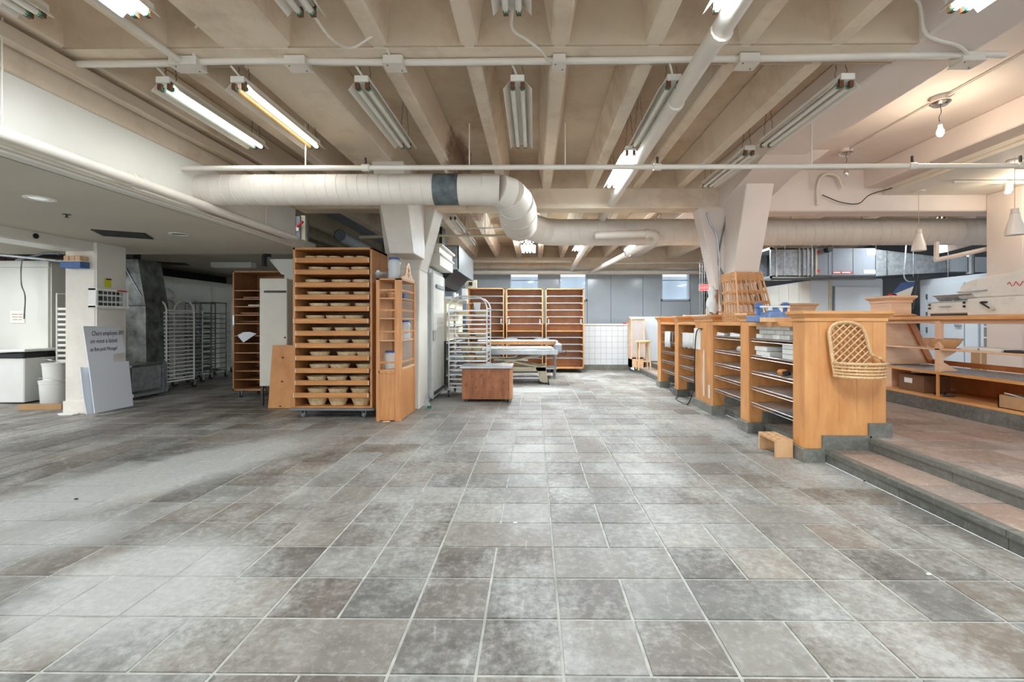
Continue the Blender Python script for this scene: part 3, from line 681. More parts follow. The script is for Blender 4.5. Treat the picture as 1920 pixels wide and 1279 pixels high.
def pendant(loc, zs, label):
    t = thing('pendant_lamp', label, 'pendant lamp', loc, group='glass pendant lamps'); d = zs-loc[2]
    MB().lathe([(.075, 0), (.07, -.012), (.02, -.018)], seg=20).build('canopy', 'pipe', t, smooth=True)
    MB().tube([(0, 0, -.01), (0, 0, d+.30)], .0035, 6).build('cord', 'tan', t)
    MB().lathe([(.034, .30), (.036, .25), (.042, .245), (.042, .235)], (0, 0, d), 18).build('socket_cup', 'pipe', t, smooth=True)
    MB().lathe([(.040, .235), (.045, .20), (.062, .14), (.078, .08), (.085, .02), (.085, 0), (.08, 0), (.078, .06), (.055, .14), (.038, .2)], (0, 0, d), 24).build('glass_shade', 'opal', t, smooth=True)
pendant((5.35, 6.5, 3.07), 2.24, 'white bell glass pendant lamp hanging in front of the duct, farther one')
pendant((5.42, 5.28, 3.07), 2.23, 'white bell glass pendant lamp near the right edge of the picture')
tr = thing('track_spotlight', 'lit white spotlight on a ceiling track at the right edge', 'spotlight', (P(1890, 378, 6.0).x, 6.0, 3.06))
MB().box(-.7, .5, -.02, .02, -.03, 0).build('track', 'pipe', tr); MB().lathe([(.045, -.03), (.045, -.12), (.03, -.14)], (0, 0, 0), 16).build('spot_head', 'pipe', tr, smooth=True)
MB().lathe([(.03, -.141), (.03, -.155), (.005, -.165)], (0, 0, 0), 14).build('lamp', 'bulb', tr)
point('spot_light', (P(1890, 378, 6.0).x, 5.9, 2.82), 6)
# little curved conduit and cables on the right cross beam
cable('bent_conduit', 'cream conduit bent over the end of the warm ceiling beam', [(4.05, 6.66, 2.92), (4.05, 6.66, 3.2), (4.12, 6.62, 3.34), (4.28, 6.6, 3.32), (4.36, 6.6, 3.15)], .02, cat='conduit')
cable('loose_cable', 'dark cable sagging on the face of the right cross beam', [(4.1, 6.64, 3.06), (4.35, 6.62, 2.95), (4.6, 6.62, 2.93), (4.75, 6.6, 3.05), (5.0, 6.5, 3.12)], .007, 'darkmetal')
cable('loose_cable', 'dark cable running down the flared side of the right column', [(2.72, 6.56, 2.86), (2.69, 6.58, 2.6), (2.66, 6.6, 2.45), (2.62, 6.62, 2.1), (2.68, 6.6, 1.9), (2.68, 6.6, 1.4)], .01, 'galvdark')
cable('loose_cable', 'grey cable running down the left edge of the right column', [(2.45, 6.6, 2.8), (2.5, 6.6, 2.65), (2.58, 6.6, 2.5), (2.62, 6.6, 2.2), (2.64, 6.6, 1.5)], .01, 'galv')

# ------------------------------------------------------------------ LOW LEFT CEILING DETAILS
def downlight(px, py, label):
    p = P(px, py, 1.0); d = (2.34-CAMZ)/(p.z-CAMZ); x, y = p.x*d, d
    t = thing('recessed_downlight', label, 'downlight', (x, y, 2.34), group='recessed downlights')
    MB().lathe([(.11, 0), (.11, -.006), (.085, -.008), (.085, 0)], seg=24).build('trim_ring', 'hdpe', t, smooth=True)
    MB().lathe([(.084, -.004), (.06, -.002), (.002, -.001)], seg=24).build('reflector_cone', 'chrome', t, smooth=True)
downlight(75, 372, 'chrome recessed downlight in the low ceiling, nearest the left edge')
downlight(336, 439, 'chrome recessed downlight in the low ceiling, farther one')
p = P(125, 402, 1.0); d = (2.34-CAMZ)/(p.z-CAMZ)
t = thing('sprinkler', 'small dark sprinkler head in the low ceiling', 'sprinkler', (p.x*d, d, 2.34))
MB().lathe([(.035, 0), (.035, -.004)], seg=14).build('escutcheon', 'darkmetal', t); MB().tube([(0, 0, -.004), (0, 0, -.03)], .008, 6).build('stem', 'darkmetal', t); MB().lathe([(.02, -.03), (.02, -.033)], seg=10).build('deflector', 'darkmetal', t)
def slot(px, py, w_, label, rz, z=2.34):
    p = P(px, py, 1.0); d = (z-CAMZ)/(p.z-CAMZ)
    t = thing('ceiling_vent', label, 'vent', (p.x*d, d, z), rz, group='ceiling vents')
    MB().box(-w_, w_, -.22, .22, -.012, 0).build('vent_frame', 'black', t)
    for i in range(5): MB().box(-w_+.02, w_-.02, -.18+i*.08, -.172+i*.08, -.02, -.012).build('louvre', 'darkmetal', t)
slot(232, 439, .25, 'dark open vent in the low ceiling above the left column', .5)
slot(325, 494, .25, 'dark vent in the farther part of the low ceiling', .5, 2.5)

# ------------------------------------------------------------------ ROLLING BREAD RACK WITH DRAWERS AND BASKETS
def caster(parent, x, y, h=.10, r=.035, mat='rubber'):
    c = MB().box(x-.035, x+.035, y-.03, y+.03, h-.006, h).box(x-.026, x-.020, y-.025, y+.025, r*.8, h).box(x+.020, x+.026, y-.025, y+.025, r*.8, h).build('caster', 'galv', parent)
    MB().lathe([(r*.6, -.016), (r, -.012), (r, .012), (r*.6, .016)], (x, y, r), 16, axis='x').build('wheel', mat, c, smooth=True)
    return c
def basket_mesh(w_=.27, d=.20, h=.095):
    prof = [(.30, 0), (.34, .004), (.40, .35), (.45, .7), (.5, .98), (.5, 1.0), (.475, 1.0), (.43, .7), (.36, .3), (.30, .12), (.02, .1)]
    pr = []
    for i in range(len(prof)-1):
        (a, b), (c, e) = prof[i], prof[i+1]; n = 3 if i in (1, 2, 3) else 1
        for k in range(n): pr.append((a+(c-a)*k/n+(.008 if k == 1 else 0), b+(e-b)*k/n))
    pr.append(prof[-1])
    m = MB().lathe([(r, z*h) for r, z in pr], seg=22, sx=w_, sy=d)
    o = m.build('proofing_basket', 'cane', smooth=True); me = o.data; bpy.data.objects.remove(o); return me
BM = [basket_mesh(), basket_mesh(.26, .2, .075), basket_mesh(.165, .19, .075), basket_mesh(.27, .2, .11), basket_mesh(.24, .24, .12)]
def basket(me, loc, label, group, rz=0., rx=0., s=1):
    o = bpy.data.objects.new('proofing_basket', me); C.objects.link(o); o.location = loc; o.rotation_euler = (rx, 0, rz); o.scale = (s, s, s)
    return tag(o, label, 'basket', group)
RX0, RX1, RY0, RY1 = X_(549, 6.0), X_(698, 6.0), 6.0, 6.76
rk = thing('bread_rack', 'tall wooden rolling rack of twelve drawers holding cane proofing baskets', 'rack', ((RX0+RX1)/2, 6.38, 0))
W_ = RX1-RX0; hx = W_/2; y0, y1 = 6.0-6.38, 6.76-6.38; zt_, zb_ = 2.22, .135
MB().box(-hx, -hx+.03, y0, y1, zb_, zt_).build('side_panel', 'rackwood', rk, bevel=.003)
MB().box(hx-.03, hx, y0, y1, zb_, zt_).build('side_panel', 'rackwood', rk, bevel=.003)
MB().box(-hx, hx, y0, y1, zt_-.03, zt_).build('top_panel', 'rackwood', rk, bevel=.003)
MB().box(-hx+.03, hx-.03, y1-.012, y1, zb_, zt_-.03).build('back_panel', 'brownwood', rk)
MB().box(-hx+.02, hx-.02, y0+.01, y1, zb_, zb_+.02).build('floor_panel', 'tray', rk)
MB().box(hx, hx+.008, y0+.28, y0+.31, 1.22, 1.35).build('side_slot', 'black', rk)
MB().box(-hx-.035, hx+.035, y0-.03, y1+.03, .10, .132).build('dolly_board', 'rubber', rk, bevel=.01)
for cx in (-hx+.12, hx-.12):
    for cy in (y0+.05, y1-.08): caster(rk, cx, cy)
dy = [488, 510, 534, 557, 579, 602, 625, 648, 671.5, 695, 718, 741]
bx_rows = [[.10, .26, .42, .63, .80, ], [.18, .48, .77], [.14, .50, .80], [.16, .47, .80], [.2, .49, .82], [.14, .42, .68], [.22, .54, .83], [.16, .46, .78], [.2, .58, .84], [.2, .48, .84], [.16, .45, .75], [.16, .46, .77], [.16, .45, .77]]
shift = [0, -.008, 0, 0, -.006, -.018, 0, 0, 0, 0, -.006, -.016]
pos3 = ['left', 'middle', 'right']
for i, py in enumerate(dy):
    z = Z_(620, py, 5.99); fx = random.uniform(.0, .03); pr = .015+(.02 if i in (5, 11) else random.uniform(0, .012))
    dx0, dx1 = -hx+.042+shift[i]*1.2, hx-.037
    dr = MB().box(dx0, dx1, y0-pr, y0-pr+.018, z-.033, z+.033).build('drawer', 'tray', rk, bevel=.006)
    MB().box(dx0+.01, dx1-.01, y0-pr+.018, y1-.06, z-.033, z-.024).build('drawer_bottom', 'tray', dr)
    for xx in (dx0, dx1-.012): MB().box(xx, xx+.012, y0-pr+.018, y1-.06, z-.033, z+.02).build('drawer_side', 'tray', dr)
    for s, xx in ((1, dx0), (-1, dx1)):
        MB().box(min(xx, xx+s*.012), max(xx, xx+s*.012), y0-pr-.002, y0-pr+.001, z-.028, z+.030).build('worn_edge', 'lumber', dr)
    row = bx_rows[i]
    for k, f in enumerate(row):
        five = len(row) == 5
        me = BM[2] if five else (BM[1] if i < 7 else BM[0])
        h = .06
        ps = (ORD[k]+' from left') if five else pos3[k]
        o = basket(me, (rk.location.x-hx+.06+(W_-.08)*f+(.035 if not five else .02), 6.0+.14+random.uniform(-.01, .03), z-.023), 'cane basket, %s in the %s drawer from the top of the tall rack' % (ps, ORD[i]), 'proofing baskets in the tall rack', random.uniform(-.12, .12))
        o.scale = (1.0, 1, (1.3 if i < 7 else 1.02) if not five else 1.2)
for k, f in enumerate(bx_rows[12]):
    o = basket(BM[3], (rk.location.x-hx+.07+(W_-.08)*f+.035, 6.14, .156), 'ribbed cane basket, %s one on the rack floor below all drawers' % pos3[k], 'proofing baskets in the tall rack'); o.scale = (1, 1, .95)

# ------------------------------------------------------------------ NARROW PINE DISPLAY CABINET
cx0, cx1, cy0, cy1 = X_(705, 5.82), -1.665, 5.82, 6.5; H = 1.80
pc = thing('display_cabinet', 'narrow open pine display cabinet standing against the left column', 'cabinet', ((cx0+cx1)/2, 6.16, 0))
ox, oy = pc.location.x, 6.16
def pb(n, x0, x1, y0, y1, z0, z1, mat='pine', par=None, bv=.002): return MB().box(x0, x1, y0, y1, z0, z1).build(n, mat, par or pc, world=True, bevel=bv)
for a, b, c, d in ((cx0, cx0+.045, cy0, cy0+.03), (cx1-.085, cx1, cy0, cy0+.035), (cx1-.03, cx1, cy1-.05, cy1), (cx0, cx0+.03, cy1-.04, cy1)): pb('corner_post', a, b, c, d, 0, H)
pb('front_panel', cx0+.045, cx1-.085, cy0+.006, cy0+.02, .01, .60); pb('side_panel', cx1-.018, cx1-.006, cy0+.035, cy1-.05, .01, .64)
pb('front_rail', cx0+.03, cx1-.08, cy0, cy0+.03, .60, .64); pb('side_rail', cx1-.03, cx1, cy0+.03, cy1-.04, .64, .67, 'pinel')
pb('back_panel', cx0, cx0+.012, cy0+.03, cy1-.04, 0, H, 'pinel'); pb('rear_panel', cx0+.03, cx1-.03, cy1-.012, cy1, 0, .64)
pb('top_board', cx0, cx1, cy0, cy1, H-.02, H)
for z in (.645, 1.02, 1.30, 1.555): pb('shelf', cx0+.012, cx1-.012, cy0+.01, cy1-.012, z-.012, z, 'pinel')
for z in (.74, 1.13, 1.40, 1.655):
    pb('shelf_rail', cx0+.045, cx1-.085, cy0+.008, cy0+.02, z-.012, z+.012); pb('shelf_rail', cx1-.02, cx1-.008, cy0+.035, cy1-.05, z-.012, z+.012)
cr_poly = [(0, 0), (.62, 0), (.62, .03), (.5, .05), (.43, .1), (.40, .17), (.36, .22), (.31, .24), (.26, .22), (.22, .17), (.19, .1), (.12, .05), (0, .03)]
pcr = MB().prism(cr_poly, lambda a, b, d: (cx1-.02+d, cy0+.03+a, H+b), 0, .02).build('carved_crest', 'pinel', pc, world=True, bevel=.003)
MB().prism([(.23, .05), (.39, .05), (.37, .12), (.345, .17), (.31, .19), (.275, .17), (.25, .12)], lambda a, b, d: (cx1+d, cy0+.03+a, H+b), 0, .006).build('leaf_carving', 'pine', pcr, world=False, bevel=.003) if False else None
lf = MB()
for a0, a1 in (((.31, .04), (.31, .20)), ((.31, .10), (.26, .16)), ((.31, .10), (.36, .16)), ((.31, .06), (.24, .09)), ((.31, .06), (.38, .09))):
    lf.tube([(cx1+.001, cy0+.03+a0[0], H+a0[1]), (cx1+.001, cy0+.03+a1[0], H+a1[1])], .004, 5)
lf.build('leaf_carving', 'brownwood', pc, world=True)
def jar(loc, label, r=.085, h=.22, fill=False, sx=1.0):
    t = thing('plastic_jar', label, 'jar', loc, group='blue lidded plastic jars')
    MB().lathe([(r*.9, 0), (r, .01), (r, h*.3), (r*.93, h*.38), (r*.93, h*.6), (r, h*.68), (r, h*.82), (r*.78, h*.9), (r*.78, h*.94)], seg=20, sx=sx).build('body', 'clear', t, smooth=True)
    MB().lathe([(r*.86, h*.92), (r*.86, h), (r*.8, h*1.01)], seg=20, sx=sx).build('lid', 'bluelid', t, smooth=True)
    if fill: MB().lathe([(r*.9, .004), (r*.97, .01), (r*.97, h*.34)], seg=18, sx=sx).build('contents', 'boxwhite', t, smooth=True)
jar((X_(739, 5.95), 5.96, H), 'large clear plastic jar with blue lid on top of the pine cabinet', .078, .275)
jar((X_(733, 6.0), 6.02, .645), 'squat plastic jar with blue lid and white contents at cabinet bottom shelf', .09, .23, True)
jar((-1.75, 6.28, 1.02), 'plastic jar with blue lid on the lower middle shelf of the cabinet', .075, .25)
t = thing('wooden_hoop_box', 'round thin wooden box on the upper shelf of the pine cabinet', 'box', (X_(737, 6.0), 6.05, 1.555))
MB().lathe([(.10, 0), (.10, .075), (.094, .075), (.094, .008)], seg=24).build('hoop', 'pine', t, smooth=True); MB().lathe([(.102, .055), (.102, .08), (.01, .08)], seg=24).build('lid', 'pinel', t, smooth=True)
t = thing('blue_cup', 'small blue cup on the upper shelf of the pine cabinet', 'cup', (-1.74, 6.22, 1.555))
MB().lathe([(.028, 0), (.035, .08), (.031, .08), (.026, .006)], seg=16).build('cup', 'scaleblue', t, smooth=True)
t = thing('metal_bowl', 'crumpled shiny metal bowl on the top left of the pine cabinet', 'bowl', (X_(715, 5.95), 5.95, H))
m = MB().lathe([(.03, 0), (.055, .012), (.078, .05), (.085, .085), (.083, .085), (.07, .05), (.03, .012)], seg=22); m.v = [(x*(1+.1*math.sin(5*z*40+x*60)), y*(1+.08*math.cos(y*70)), z*(1+.35*(x))+.0) for x, y, z in m.v]
m.build('bowl', 'steel', t, smooth=True); MB().box(-.06, -.02, -.02, .02, .07, .12).build('bent_rim', 'steel', t, bevel=.008)
# small litter by the column
t = thing('metal_bracket', 'grey metal plate leaning at the foot of the white cooler door', 'bracket', (X_(798, 6.9), 6.95, 0), .3)
MB().hexa([(-.07, -.05, 0), (.06, -.03, 0), (.06, .0, 0), (-.07, -.02, 0)], [(-.11, .06, .16), (.0, .08, .15), (.0, .09, .15), (-.11, .07, .16)]).build('plate', 'galv', t)
t = thing('green_tape_roll', 'small green tape roll on the floor by the cooler door', 'tape roll', (X_(806, 6.75), 6.72, 0))
MB().lathe([(.03, 0), (.03, .03), (.018, .03), (.018, 0)], seg=16).build('roll', 'green', t)

# ------------------------------------------------------------------ COOLER DOOR, HOOD AND KITCHEN LINE BEHIND THE COLUMN
t = thing('reach_in_cooler', 'tall narrow cooler with a white door seen edge on beside the left column', 'refrigerator', (-1.75, 7.65, 0))
def wb_(n, x0, x1, y0, y1, z0, z1, mat, par, bv=0.): return MB().box(x0, x1, y0, y1, z0, z1).build(n, mat, par, world=True, bevel=bv)
wb_('cabinet_body', -2.0, -1.66, 7.22, 8.35, .02, 2.12, 'panel', t, .004); wb_('door_frame', -1.66, -1.63, 7.22, 8.3, .02, 2.10, 'alu', t)
dr = wb_('door', -1.63, -1.575, 7.26, 8.12, .06, 2.03, 'panel', t, .006); wb_('hinge_strip', -1.6, -1.57, 7.24, 7.27, .05, 2.05, 'alu', dr)
wb_('door_pull', -1.575, -1.55, 7.42, 8.05, 1.80, 1.86, 'greymatt', dr, .008); wb_('kick_strip', -1.575, -1.56, 7.3, 8.1, .10, .15, 'darkmetal', dr)
wb_('latch', -1.585, -1.55, 7.24, 7.3, .95, 1.12, 'steel', dr, .004)
t = thing('cornice_box', 'white moulded cornice box above the cooler door', 'trim', (-1.62, 7.6, 2.15))
wb_('box', -1.72, -1.47, 7.25, 8.4, 2.14, 2.30, 'white', t); wb_('upper_moulding', -1.72, -1.43, 7.22, 8.42, 2.44, 2.48, 'white', t, .01); wb_('lower_moulding', -1.72, -1.44, 7.22, 8.42, 2.30, 2.33, 'white', t, .01); wb_('fascia', -1.72, -1.48, 7.25, 8.4, 2.33, 2.44, 'white', t)
t = thing('wall_cabinet', 'tall cream boxed riser beside the extractor hood', 'cabinet', (-1.8, 8.5, 2.3)); wb_('box', -2.3, X_(823, 8.5), 8.5, 8.9, 2.28, 3.44, 'tan', t); wb_('open_rack', X_(824, 8.5), X_(829, 8.5), 8.5, 8.8, 2.28, 3.0, 'darkmetal', t)
hx0, hx1 = X_(830, 8.6), X_(860, 8.6)
t = thing('extractor_hood', 'stainless steel extractor hood over the kitchen line', 'hood', ((hx0+hx1)/2, 9.6, 2.2))
wb_('front_skirt', hx0, hx1, 8.6, 8.63, 2.23, 2.67, 'galv', t); wb_('side_skirt', hx1-.02, hx1, 8.6, 10.7, 2.20, 2.67, 'steel', t); wb_('top_skirt', hx0-.3, hx1, 8.6, 10.7, 2.66, 2.68, 'steel', t)
wb_('back_skirt', hx0-.3, hx1, 10.68, 10.7, 2.2, 2.67, 'steel', t)
MB().hexa([(hx0-.3, 8.65, 1.95), (hx0-.05, 8.65, 1.95), (hx0-.05, 10.6, 1.95), (hx0-.3, 10.6, 1.95)], [(hx0-.1, 8.65, 2.4), (hx1-.03, 8.65, 2.3), (hx1-.03, 10.6, 2.3), (hx0-.1, 10.6, 2.4)]).build('filter_bank', 'black', t, world=True)
t = thing('cooking_range', 'steel range with white knobs under the extractor hood', 'range', (-1.75, 9.3, 0))
wb_('body', -2.2, -1.62, 8.55, 10.4, .1, .9, 'darkmetal', t); wb_('backguard', -2.2, -1.64, 8.5, 8.53, .9, 2.05, 'steel', t); ks = wb_('control_shelf', -1.66, -1.5, 8.5, 10.4, 1.68, 1.72, 'steel', t)
for y in (9.0, 9.3): MB().lathe([(.035, 0), (.04, .03), (.035, .1)], (-1.55, y, 1.72), 12).build('white_roll', 'hdpe', ks, world=True)
wb_('upright_panel', -1.64, -1.60, 8.5, 10.4, .9, 1.68, 'tan', t)
for z in (.25, .55, .85, 1.15, 1.42): wb_('side_shelf', -1.64, -1.46, 8.55, 9.9, z, z+.025, 'steel', t)
wb_('side_shelf_post', -1.48, -1.45, 8.55, 8.58, 0, 1.5, 'rackwood', t)
t = thing('wall_box', 'cream switch box with fittings left of the back racks', 'electrical box', (X_(880, 11), 11, 1.7)); wb_('box', X_(872, 11), X_(893, 11), 11, 11.15, 2.06, 2.25, 'tan', t); wb_('dark_fitting', X_(880, 11), X_(886, 11), 10.95, 11, 2.12, 2.2, 'black', t); wb_('lower_box', X_(866, 11), X_(876, 11), 11, 11.1, 1.7, 2.05, 'boxwhite', t)

# ------------------------------------------------------------------ ALUMINIUM TRAY RACKS
def tray_rack(name, label, loc, rz=0, w_=.66, d=.66, h=1.70, n=18, mat='alu', arch=True, group=None, full=False, r=.013, bar=.019):
    t = thing(name, label, 'rack', loc, rz, group); hw, hd = w_/2, d/2; z0 = .16
    for s in (-1, 1):
        if arch:
            pts = [(-hw, s*hd, z0), (-hw, s*hd, h-.18), (-hw+.03, s*hd, h-.09), (-hw+.10, s*hd, h-.025), (-hw+.2, s*hd, h), (hw-.2, s*hd, h), (hw-.10, s*hd, h-.025), (hw-.03, s*hd, h-.09), (hw, s*hd, h-.18), (hw, s*hd, z0)]
        else:
            pts = [(-hw, s*hd, z0), (-hw, s*hd, h), (hw, s*hd, h), (hw, s*hd, z0)]
        MB().tube(pts, r, 8).build('frame', mat, t, smooth=arch)
    for zz in (z0+.01, h-.2 if arch else h):
        for s in (-1, 1): MB().box(s*hw-.01, s*hw+.01, -hd, hd, zz-.012, zz+.012).build('side_bar', mat, t)
    zs = [z0+.06+(h-.30-z0)*i/(n-1) for i in range(n)]
    for z in zs:
        for s in (-1, 1): MB().box(s*hw-.028, s*hw-.004 if s > 0 else s*hw+.028, -hd, hd, z-.003, z+.003).build('runner', mat, t) if 0 else MB().box(min(s*hw, s*(hw-.03)), max(s*hw, s*(hw-.03)), -hd, hd, z-.009, z+.009).build('runner', mat, t)
        if full: MB().box(-hw, hw, -hd-.002, -hd+.012, z-bar, z+bar).build('end_bar', mat, t)
    for s in (-1, 1): MB().box(-hw, hw, s*hd-.012, s*hd+.012, z0-.012, z0+.012).build('base_bar', mat, t)
    for a in (-1, 1):
        for b in (-1, 1): caster(t, a*hw, b*hd, h=z0-.01, r=.055, mat='darkmetal')
    return t
rc0 = tray_rack('tray_rack', 'aluminium tray rack with arched top loaded with cane baskets, beside the brown cart', ((X_(842, 7.75)+X_(913, 7.75))/2, 8.05, 0), 0, X_(913, 7.75)-X_(842, 7.75), .62, 1.68, 17, full=True, group='aluminium tray racks', bar=.011)
rx, ry = rc0.location.x, 8.05
for j, (zz, dxs) in enumerate(((1.40, (-.14, .2)), (.98, (-.1, .2)), (.76, (-.05, .12)), (.60, (0, .2)), (.40, (.05,)), (.215, (-.12, .22)))):
    z = .16+.06+(1.68-.3-.16)*round((zz-.22)/(1.22/16))/16+.012
    for k, dx in enumerate(dxs):
        o = basket(BM[1], (rx+dx, ry-.1, z), 'cane basket on the arched tray rack, %s tray from top, %s' % (ORD[j], 'left' if k == 0 else 'right'), 'baskets on the arched tray rack', random.uniform(-.3, .3)); o.scale = (1, 1, 1.1)
    tag(MB().box(-.30, .30, -.3, .3, -.01, 0).build('baking_tray', 'alu', None), 'flat aluminium baking tray, %s from the top of the arched rack' % ORD[j], 'tray', 'trays on the arched rack').location = (rx+(.03 if j == 2 else 0), ry, z-.001)
t = thing('plastic_tub', 'clear plastic tub on the top tray of the arched rack', 'tub', (rx+.14, ry-.2, 1.452)); MB().lathe([(.05, 0), (.062, .13), (.058, .13), (.046, .006)], seg=16).build('tub', 'clear', t, smooth=True)
# racks in the dark left area
tray_rack('tray_rack', 'white metal tray rack seen between the left column and dark duct', (X_(295, 8.3), 8.6, 0), -.1, .42, .6, 1.66, 18, 'hdpe', True, 'left tray racks', True, .015)
t1 = tray_rack('tray_rack', 'grey tray rack with curved top corner and a front caster in shadow', (X_(332, 9.2)+.03, 9.3, 0), -.15, .34, .6, 1.68, 17, 'galv', True, 'left tray racks', True, .014)
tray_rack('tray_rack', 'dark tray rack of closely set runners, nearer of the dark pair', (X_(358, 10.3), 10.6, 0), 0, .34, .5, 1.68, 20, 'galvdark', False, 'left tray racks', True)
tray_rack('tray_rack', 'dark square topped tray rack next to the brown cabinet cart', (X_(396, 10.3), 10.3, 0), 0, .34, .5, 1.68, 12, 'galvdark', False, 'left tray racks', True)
tray_rack('tray_rack', 'pale tray rack farthest back beside the brown cabinet cart', (X_(424, 11.6), 11.8, 0), 0, .42, .6, 1.72, 24, 'alu', False, 'left tray racks', True)
tray_rack('tray_rack', 'white tray rack half hidden behind the left plastered column', (-7.37, 7.62, 0), 0, .45, .6, 1.70, 16, 'hdpe', False, 'left tray racks', True, .013)
MBt = thing('brown_board', 'brown board standing behind the half hidden white tray rack', 'board', (-7.6, 8.05, 0)); MB().box(0, .4, 0, .02, .85, 1.52).build('board', 'cartwood', MBt)
pbag = MB().lathe([(.16, 0), (.19, .05), (.17, .10), (.10, .15), (.03, .17)], seg=14); pbag.v = [(x*(1+.12*math.sin(9*y*10)), y, z*(1+.25*math.sin(x*22))) for x, y, z in pbag.v]
tag(pbag.build('plastic_bag', 'clear', None, smooth=False), 'crumpled clear plastic bag lying on the white tray rack', 'bag').location = (X_(297, 8.4), 8.5, 1.69)

# ------------------------------------------------------------------ WOODEN CARTS
def wood_cart(label, x0, x1, y0, y1, z0, z1, shelves, mats=('rackwood', 'backply'), group=None, rods=True, rz=0, cast=True, mid=None, handles=True):
    cx, cy = (x0+x1)/2, (y0+y1)/2
    t = thing('wooden_rack', label, 'rack', (cx, cy, 0), rz, group); hw, hd = (x1-x0)/2, (y1-y0)/2; a, b = mats
    MB().box(-hw, -hw+.025, -hd, hd, z0, z1).build('side_panel', a, t); MB().box(hw-.025, hw, -hd, hd, z0, z1).build('side_panel', a, t)
    MB().box(-hw, hw, -hd, hd, z1-.025, z1).build('top_panel', a, t); MB().box(-hw, hw, -hd, hd, z0, z0+.03).build('bottom_panel', a, t); MB().box(-hw+.025, hw-.025, hd-.012, hd, z0+.03, z1-.025).build('back_panel', b, t)
    for z in shelves:
        if rods:
            s = MB()
            for q in range(8): s.box(-hw+.03, hw-.03, -hd+.02+q*.06, -hd+.035+q*.06, z-.008, z+.008)
            s.build('wire_shelf', 'steel', t)
            for sx in (-1, 1): MB().box(min(sx*(hw-.06), sx*(hw-.025)), max(sx*(hw-.06), sx*(hw-.025)), -hd+.02, hd-.02, z-.028, z-.008).build('cleat', a, t)
        else: MB().box(-hw+.025, hw-.025, -hd+.01, hd-.012, z-.008, z+.008).build('shelf', a, t)
    if mid: MB().box(-hw+.02, hw-.02, -hd, hd, mid-.012, mid+.012).build('fixed_shelf', a, t)
    if handles:
        for sx in (-1, 1): h_ = MB().box(sx*hw*.84-.018, sx*hw*.84+.018, -hd+.0, -hd+.02, z0+(z1-z0)*.555, z0+(z1-z0)*.62).build('door_hinge', 'galv', t)
    if cast:
        for sx in (-1, 1):
            for sy in (-1, 1): caster(t, sx*(hw-.09), sy*(hd-.08), h=z0, r=.035, mat='darkmetal')
    return t
BY = 11.45
ys = [566, 580, 592.5, 605, 0, 633, 645.5, 658, 670, 683]
for a, b, lb in ((877, 945, 'open wooden rack with wire shelves, left of the three at the back wall'), (949, 1018, 'open wooden rack with wire shelves, middle of the three at the back wall'), (1023, 1095, 'open wooden rack with wire shelves, right of the three at the back wall')):
    zsh = [Z_(1000, v, BY) for v in (555, 568, 581, 594, 607, 633, 646, 659, 672)]
    wood_cart(lb, X_(a, BY), X_(b, BY), BY, BY+.5, .10, Z_(1000, 541 if a > 900 else 540, BY), zsh, mid=Z_(1000, 621, BY), group='wooden racks at the back wall')
    xm = (X_(a, BY)+X_(b, BY))/2
# brown cabinet cart at left
ca0 = X_(436, 7.6)
bc = wood_cart('dark wooden cabinet cart with plank shelves beside the tall beige panel', ca0, ca0+1.0, 7.6, 8.25, .12, Z_(436, 508, 7.6), [Z_(440, v, 7.6) for v in (545, 561, 575, 591, 607, 630, 644, 662, 679, 696, 712)], ('brownwood', 'brownwood'), rods=False, handles=False)
bc.name = 'cabinet_cart'; bc['category'] = 'cabinet'
MB().box(-.49, -.47, -.335, -.31, 1.2, 1.36).build('hinge', 'alu', bc)
m = MB().add([(0, 0, 0), (.10, -.01, .045), (.2, 0, .05), (.3, .02, .02), (.16, -.10, -.12), (.05, -.06, -.03), (.12, .1, .03)], [(0, 5, 1), (1, 5, 4), (1, 4, 2), (2, 4, 3), (0, 1, 6), (1, 2, 6), (2, 3, 6), (3, 4, 5), (3, 5, 0), (0, 6, 3)])
tag(m.build('striped_towel', 'foam', None), 'blue and white striped towel hanging over a shelf of the cabinet cart', 'towel').location = (X_(447, 7.6), 7.58, Z_(447, 628, 7.6))
for i in range(4):
    o = MB().box(X_(450, 7.55)+i*.045, X_(450, 7.55)+i*.045+.012, 7.485, 7.49, 0, .0).build('x', 'blue', None) if 0 else None
for (a, b, v, mt, lb) in ((456, 486, 560, 'cartwood', 'brown folded sack on the second shelf of the cabinet cart'), (465, 486, 575, 'boxwhite', 'pale box lid on the third shelf of the cabinet cart'), (450, 486, 590, 'cartwood', 'flat brown tray on the fourth shelf of the cabinet cart'), (448, 486, 606, 'carddark', 'flat dark tray on the fifth shelf of the cabinet cart')):
    o = MB().box(0, X_(b, 7.7)-X_(a, 7.7), 0, .3, 0, .03).build('flat_box', mt, None, bevel=.006); o.location = (X_(a, 7.7), 7.7, Z_(a, v, 7.6)+.009); tag(o, lb, 'box')
t = thing('beige_cooler', 'narrow beige upright panel door with a dark slot near its top', 'refrigerator', (X_(511, 6.84), 7.1, 0)); a, b = X_(486.5, 6.84), X_(538, 6.84)
wb_('door', a, b, 6.84, 6.88, .3, Z_(500, 522, 6.84), 'beige', t, .006); wb_('body', a+.01, b, 6.88, 7.45, .3, Z_(500, 523, 6.84), 'beige', t); wb_('slot', a+.07, b-.01, 6.832, 6.842, Z_(500, 549, 6.84), Z_(500, 545, 6.84), 'darkmetal', t)
for x in (a+.01, b-.04): wb_('leg', x, x+.03, 6.86, 6.89, 0, .3, 'darkmetal', t)
wb_('lower_frame', a+.05, b, 6.9, 6.93, .22, .3, 'darkmetal', t); MB().lathe([(.014, 0), (.01, -.012)], (b-.03, 6.84, Z_(500, 633, 6.84)), 10, axis='y').build('knob', 'black', t, world=True)
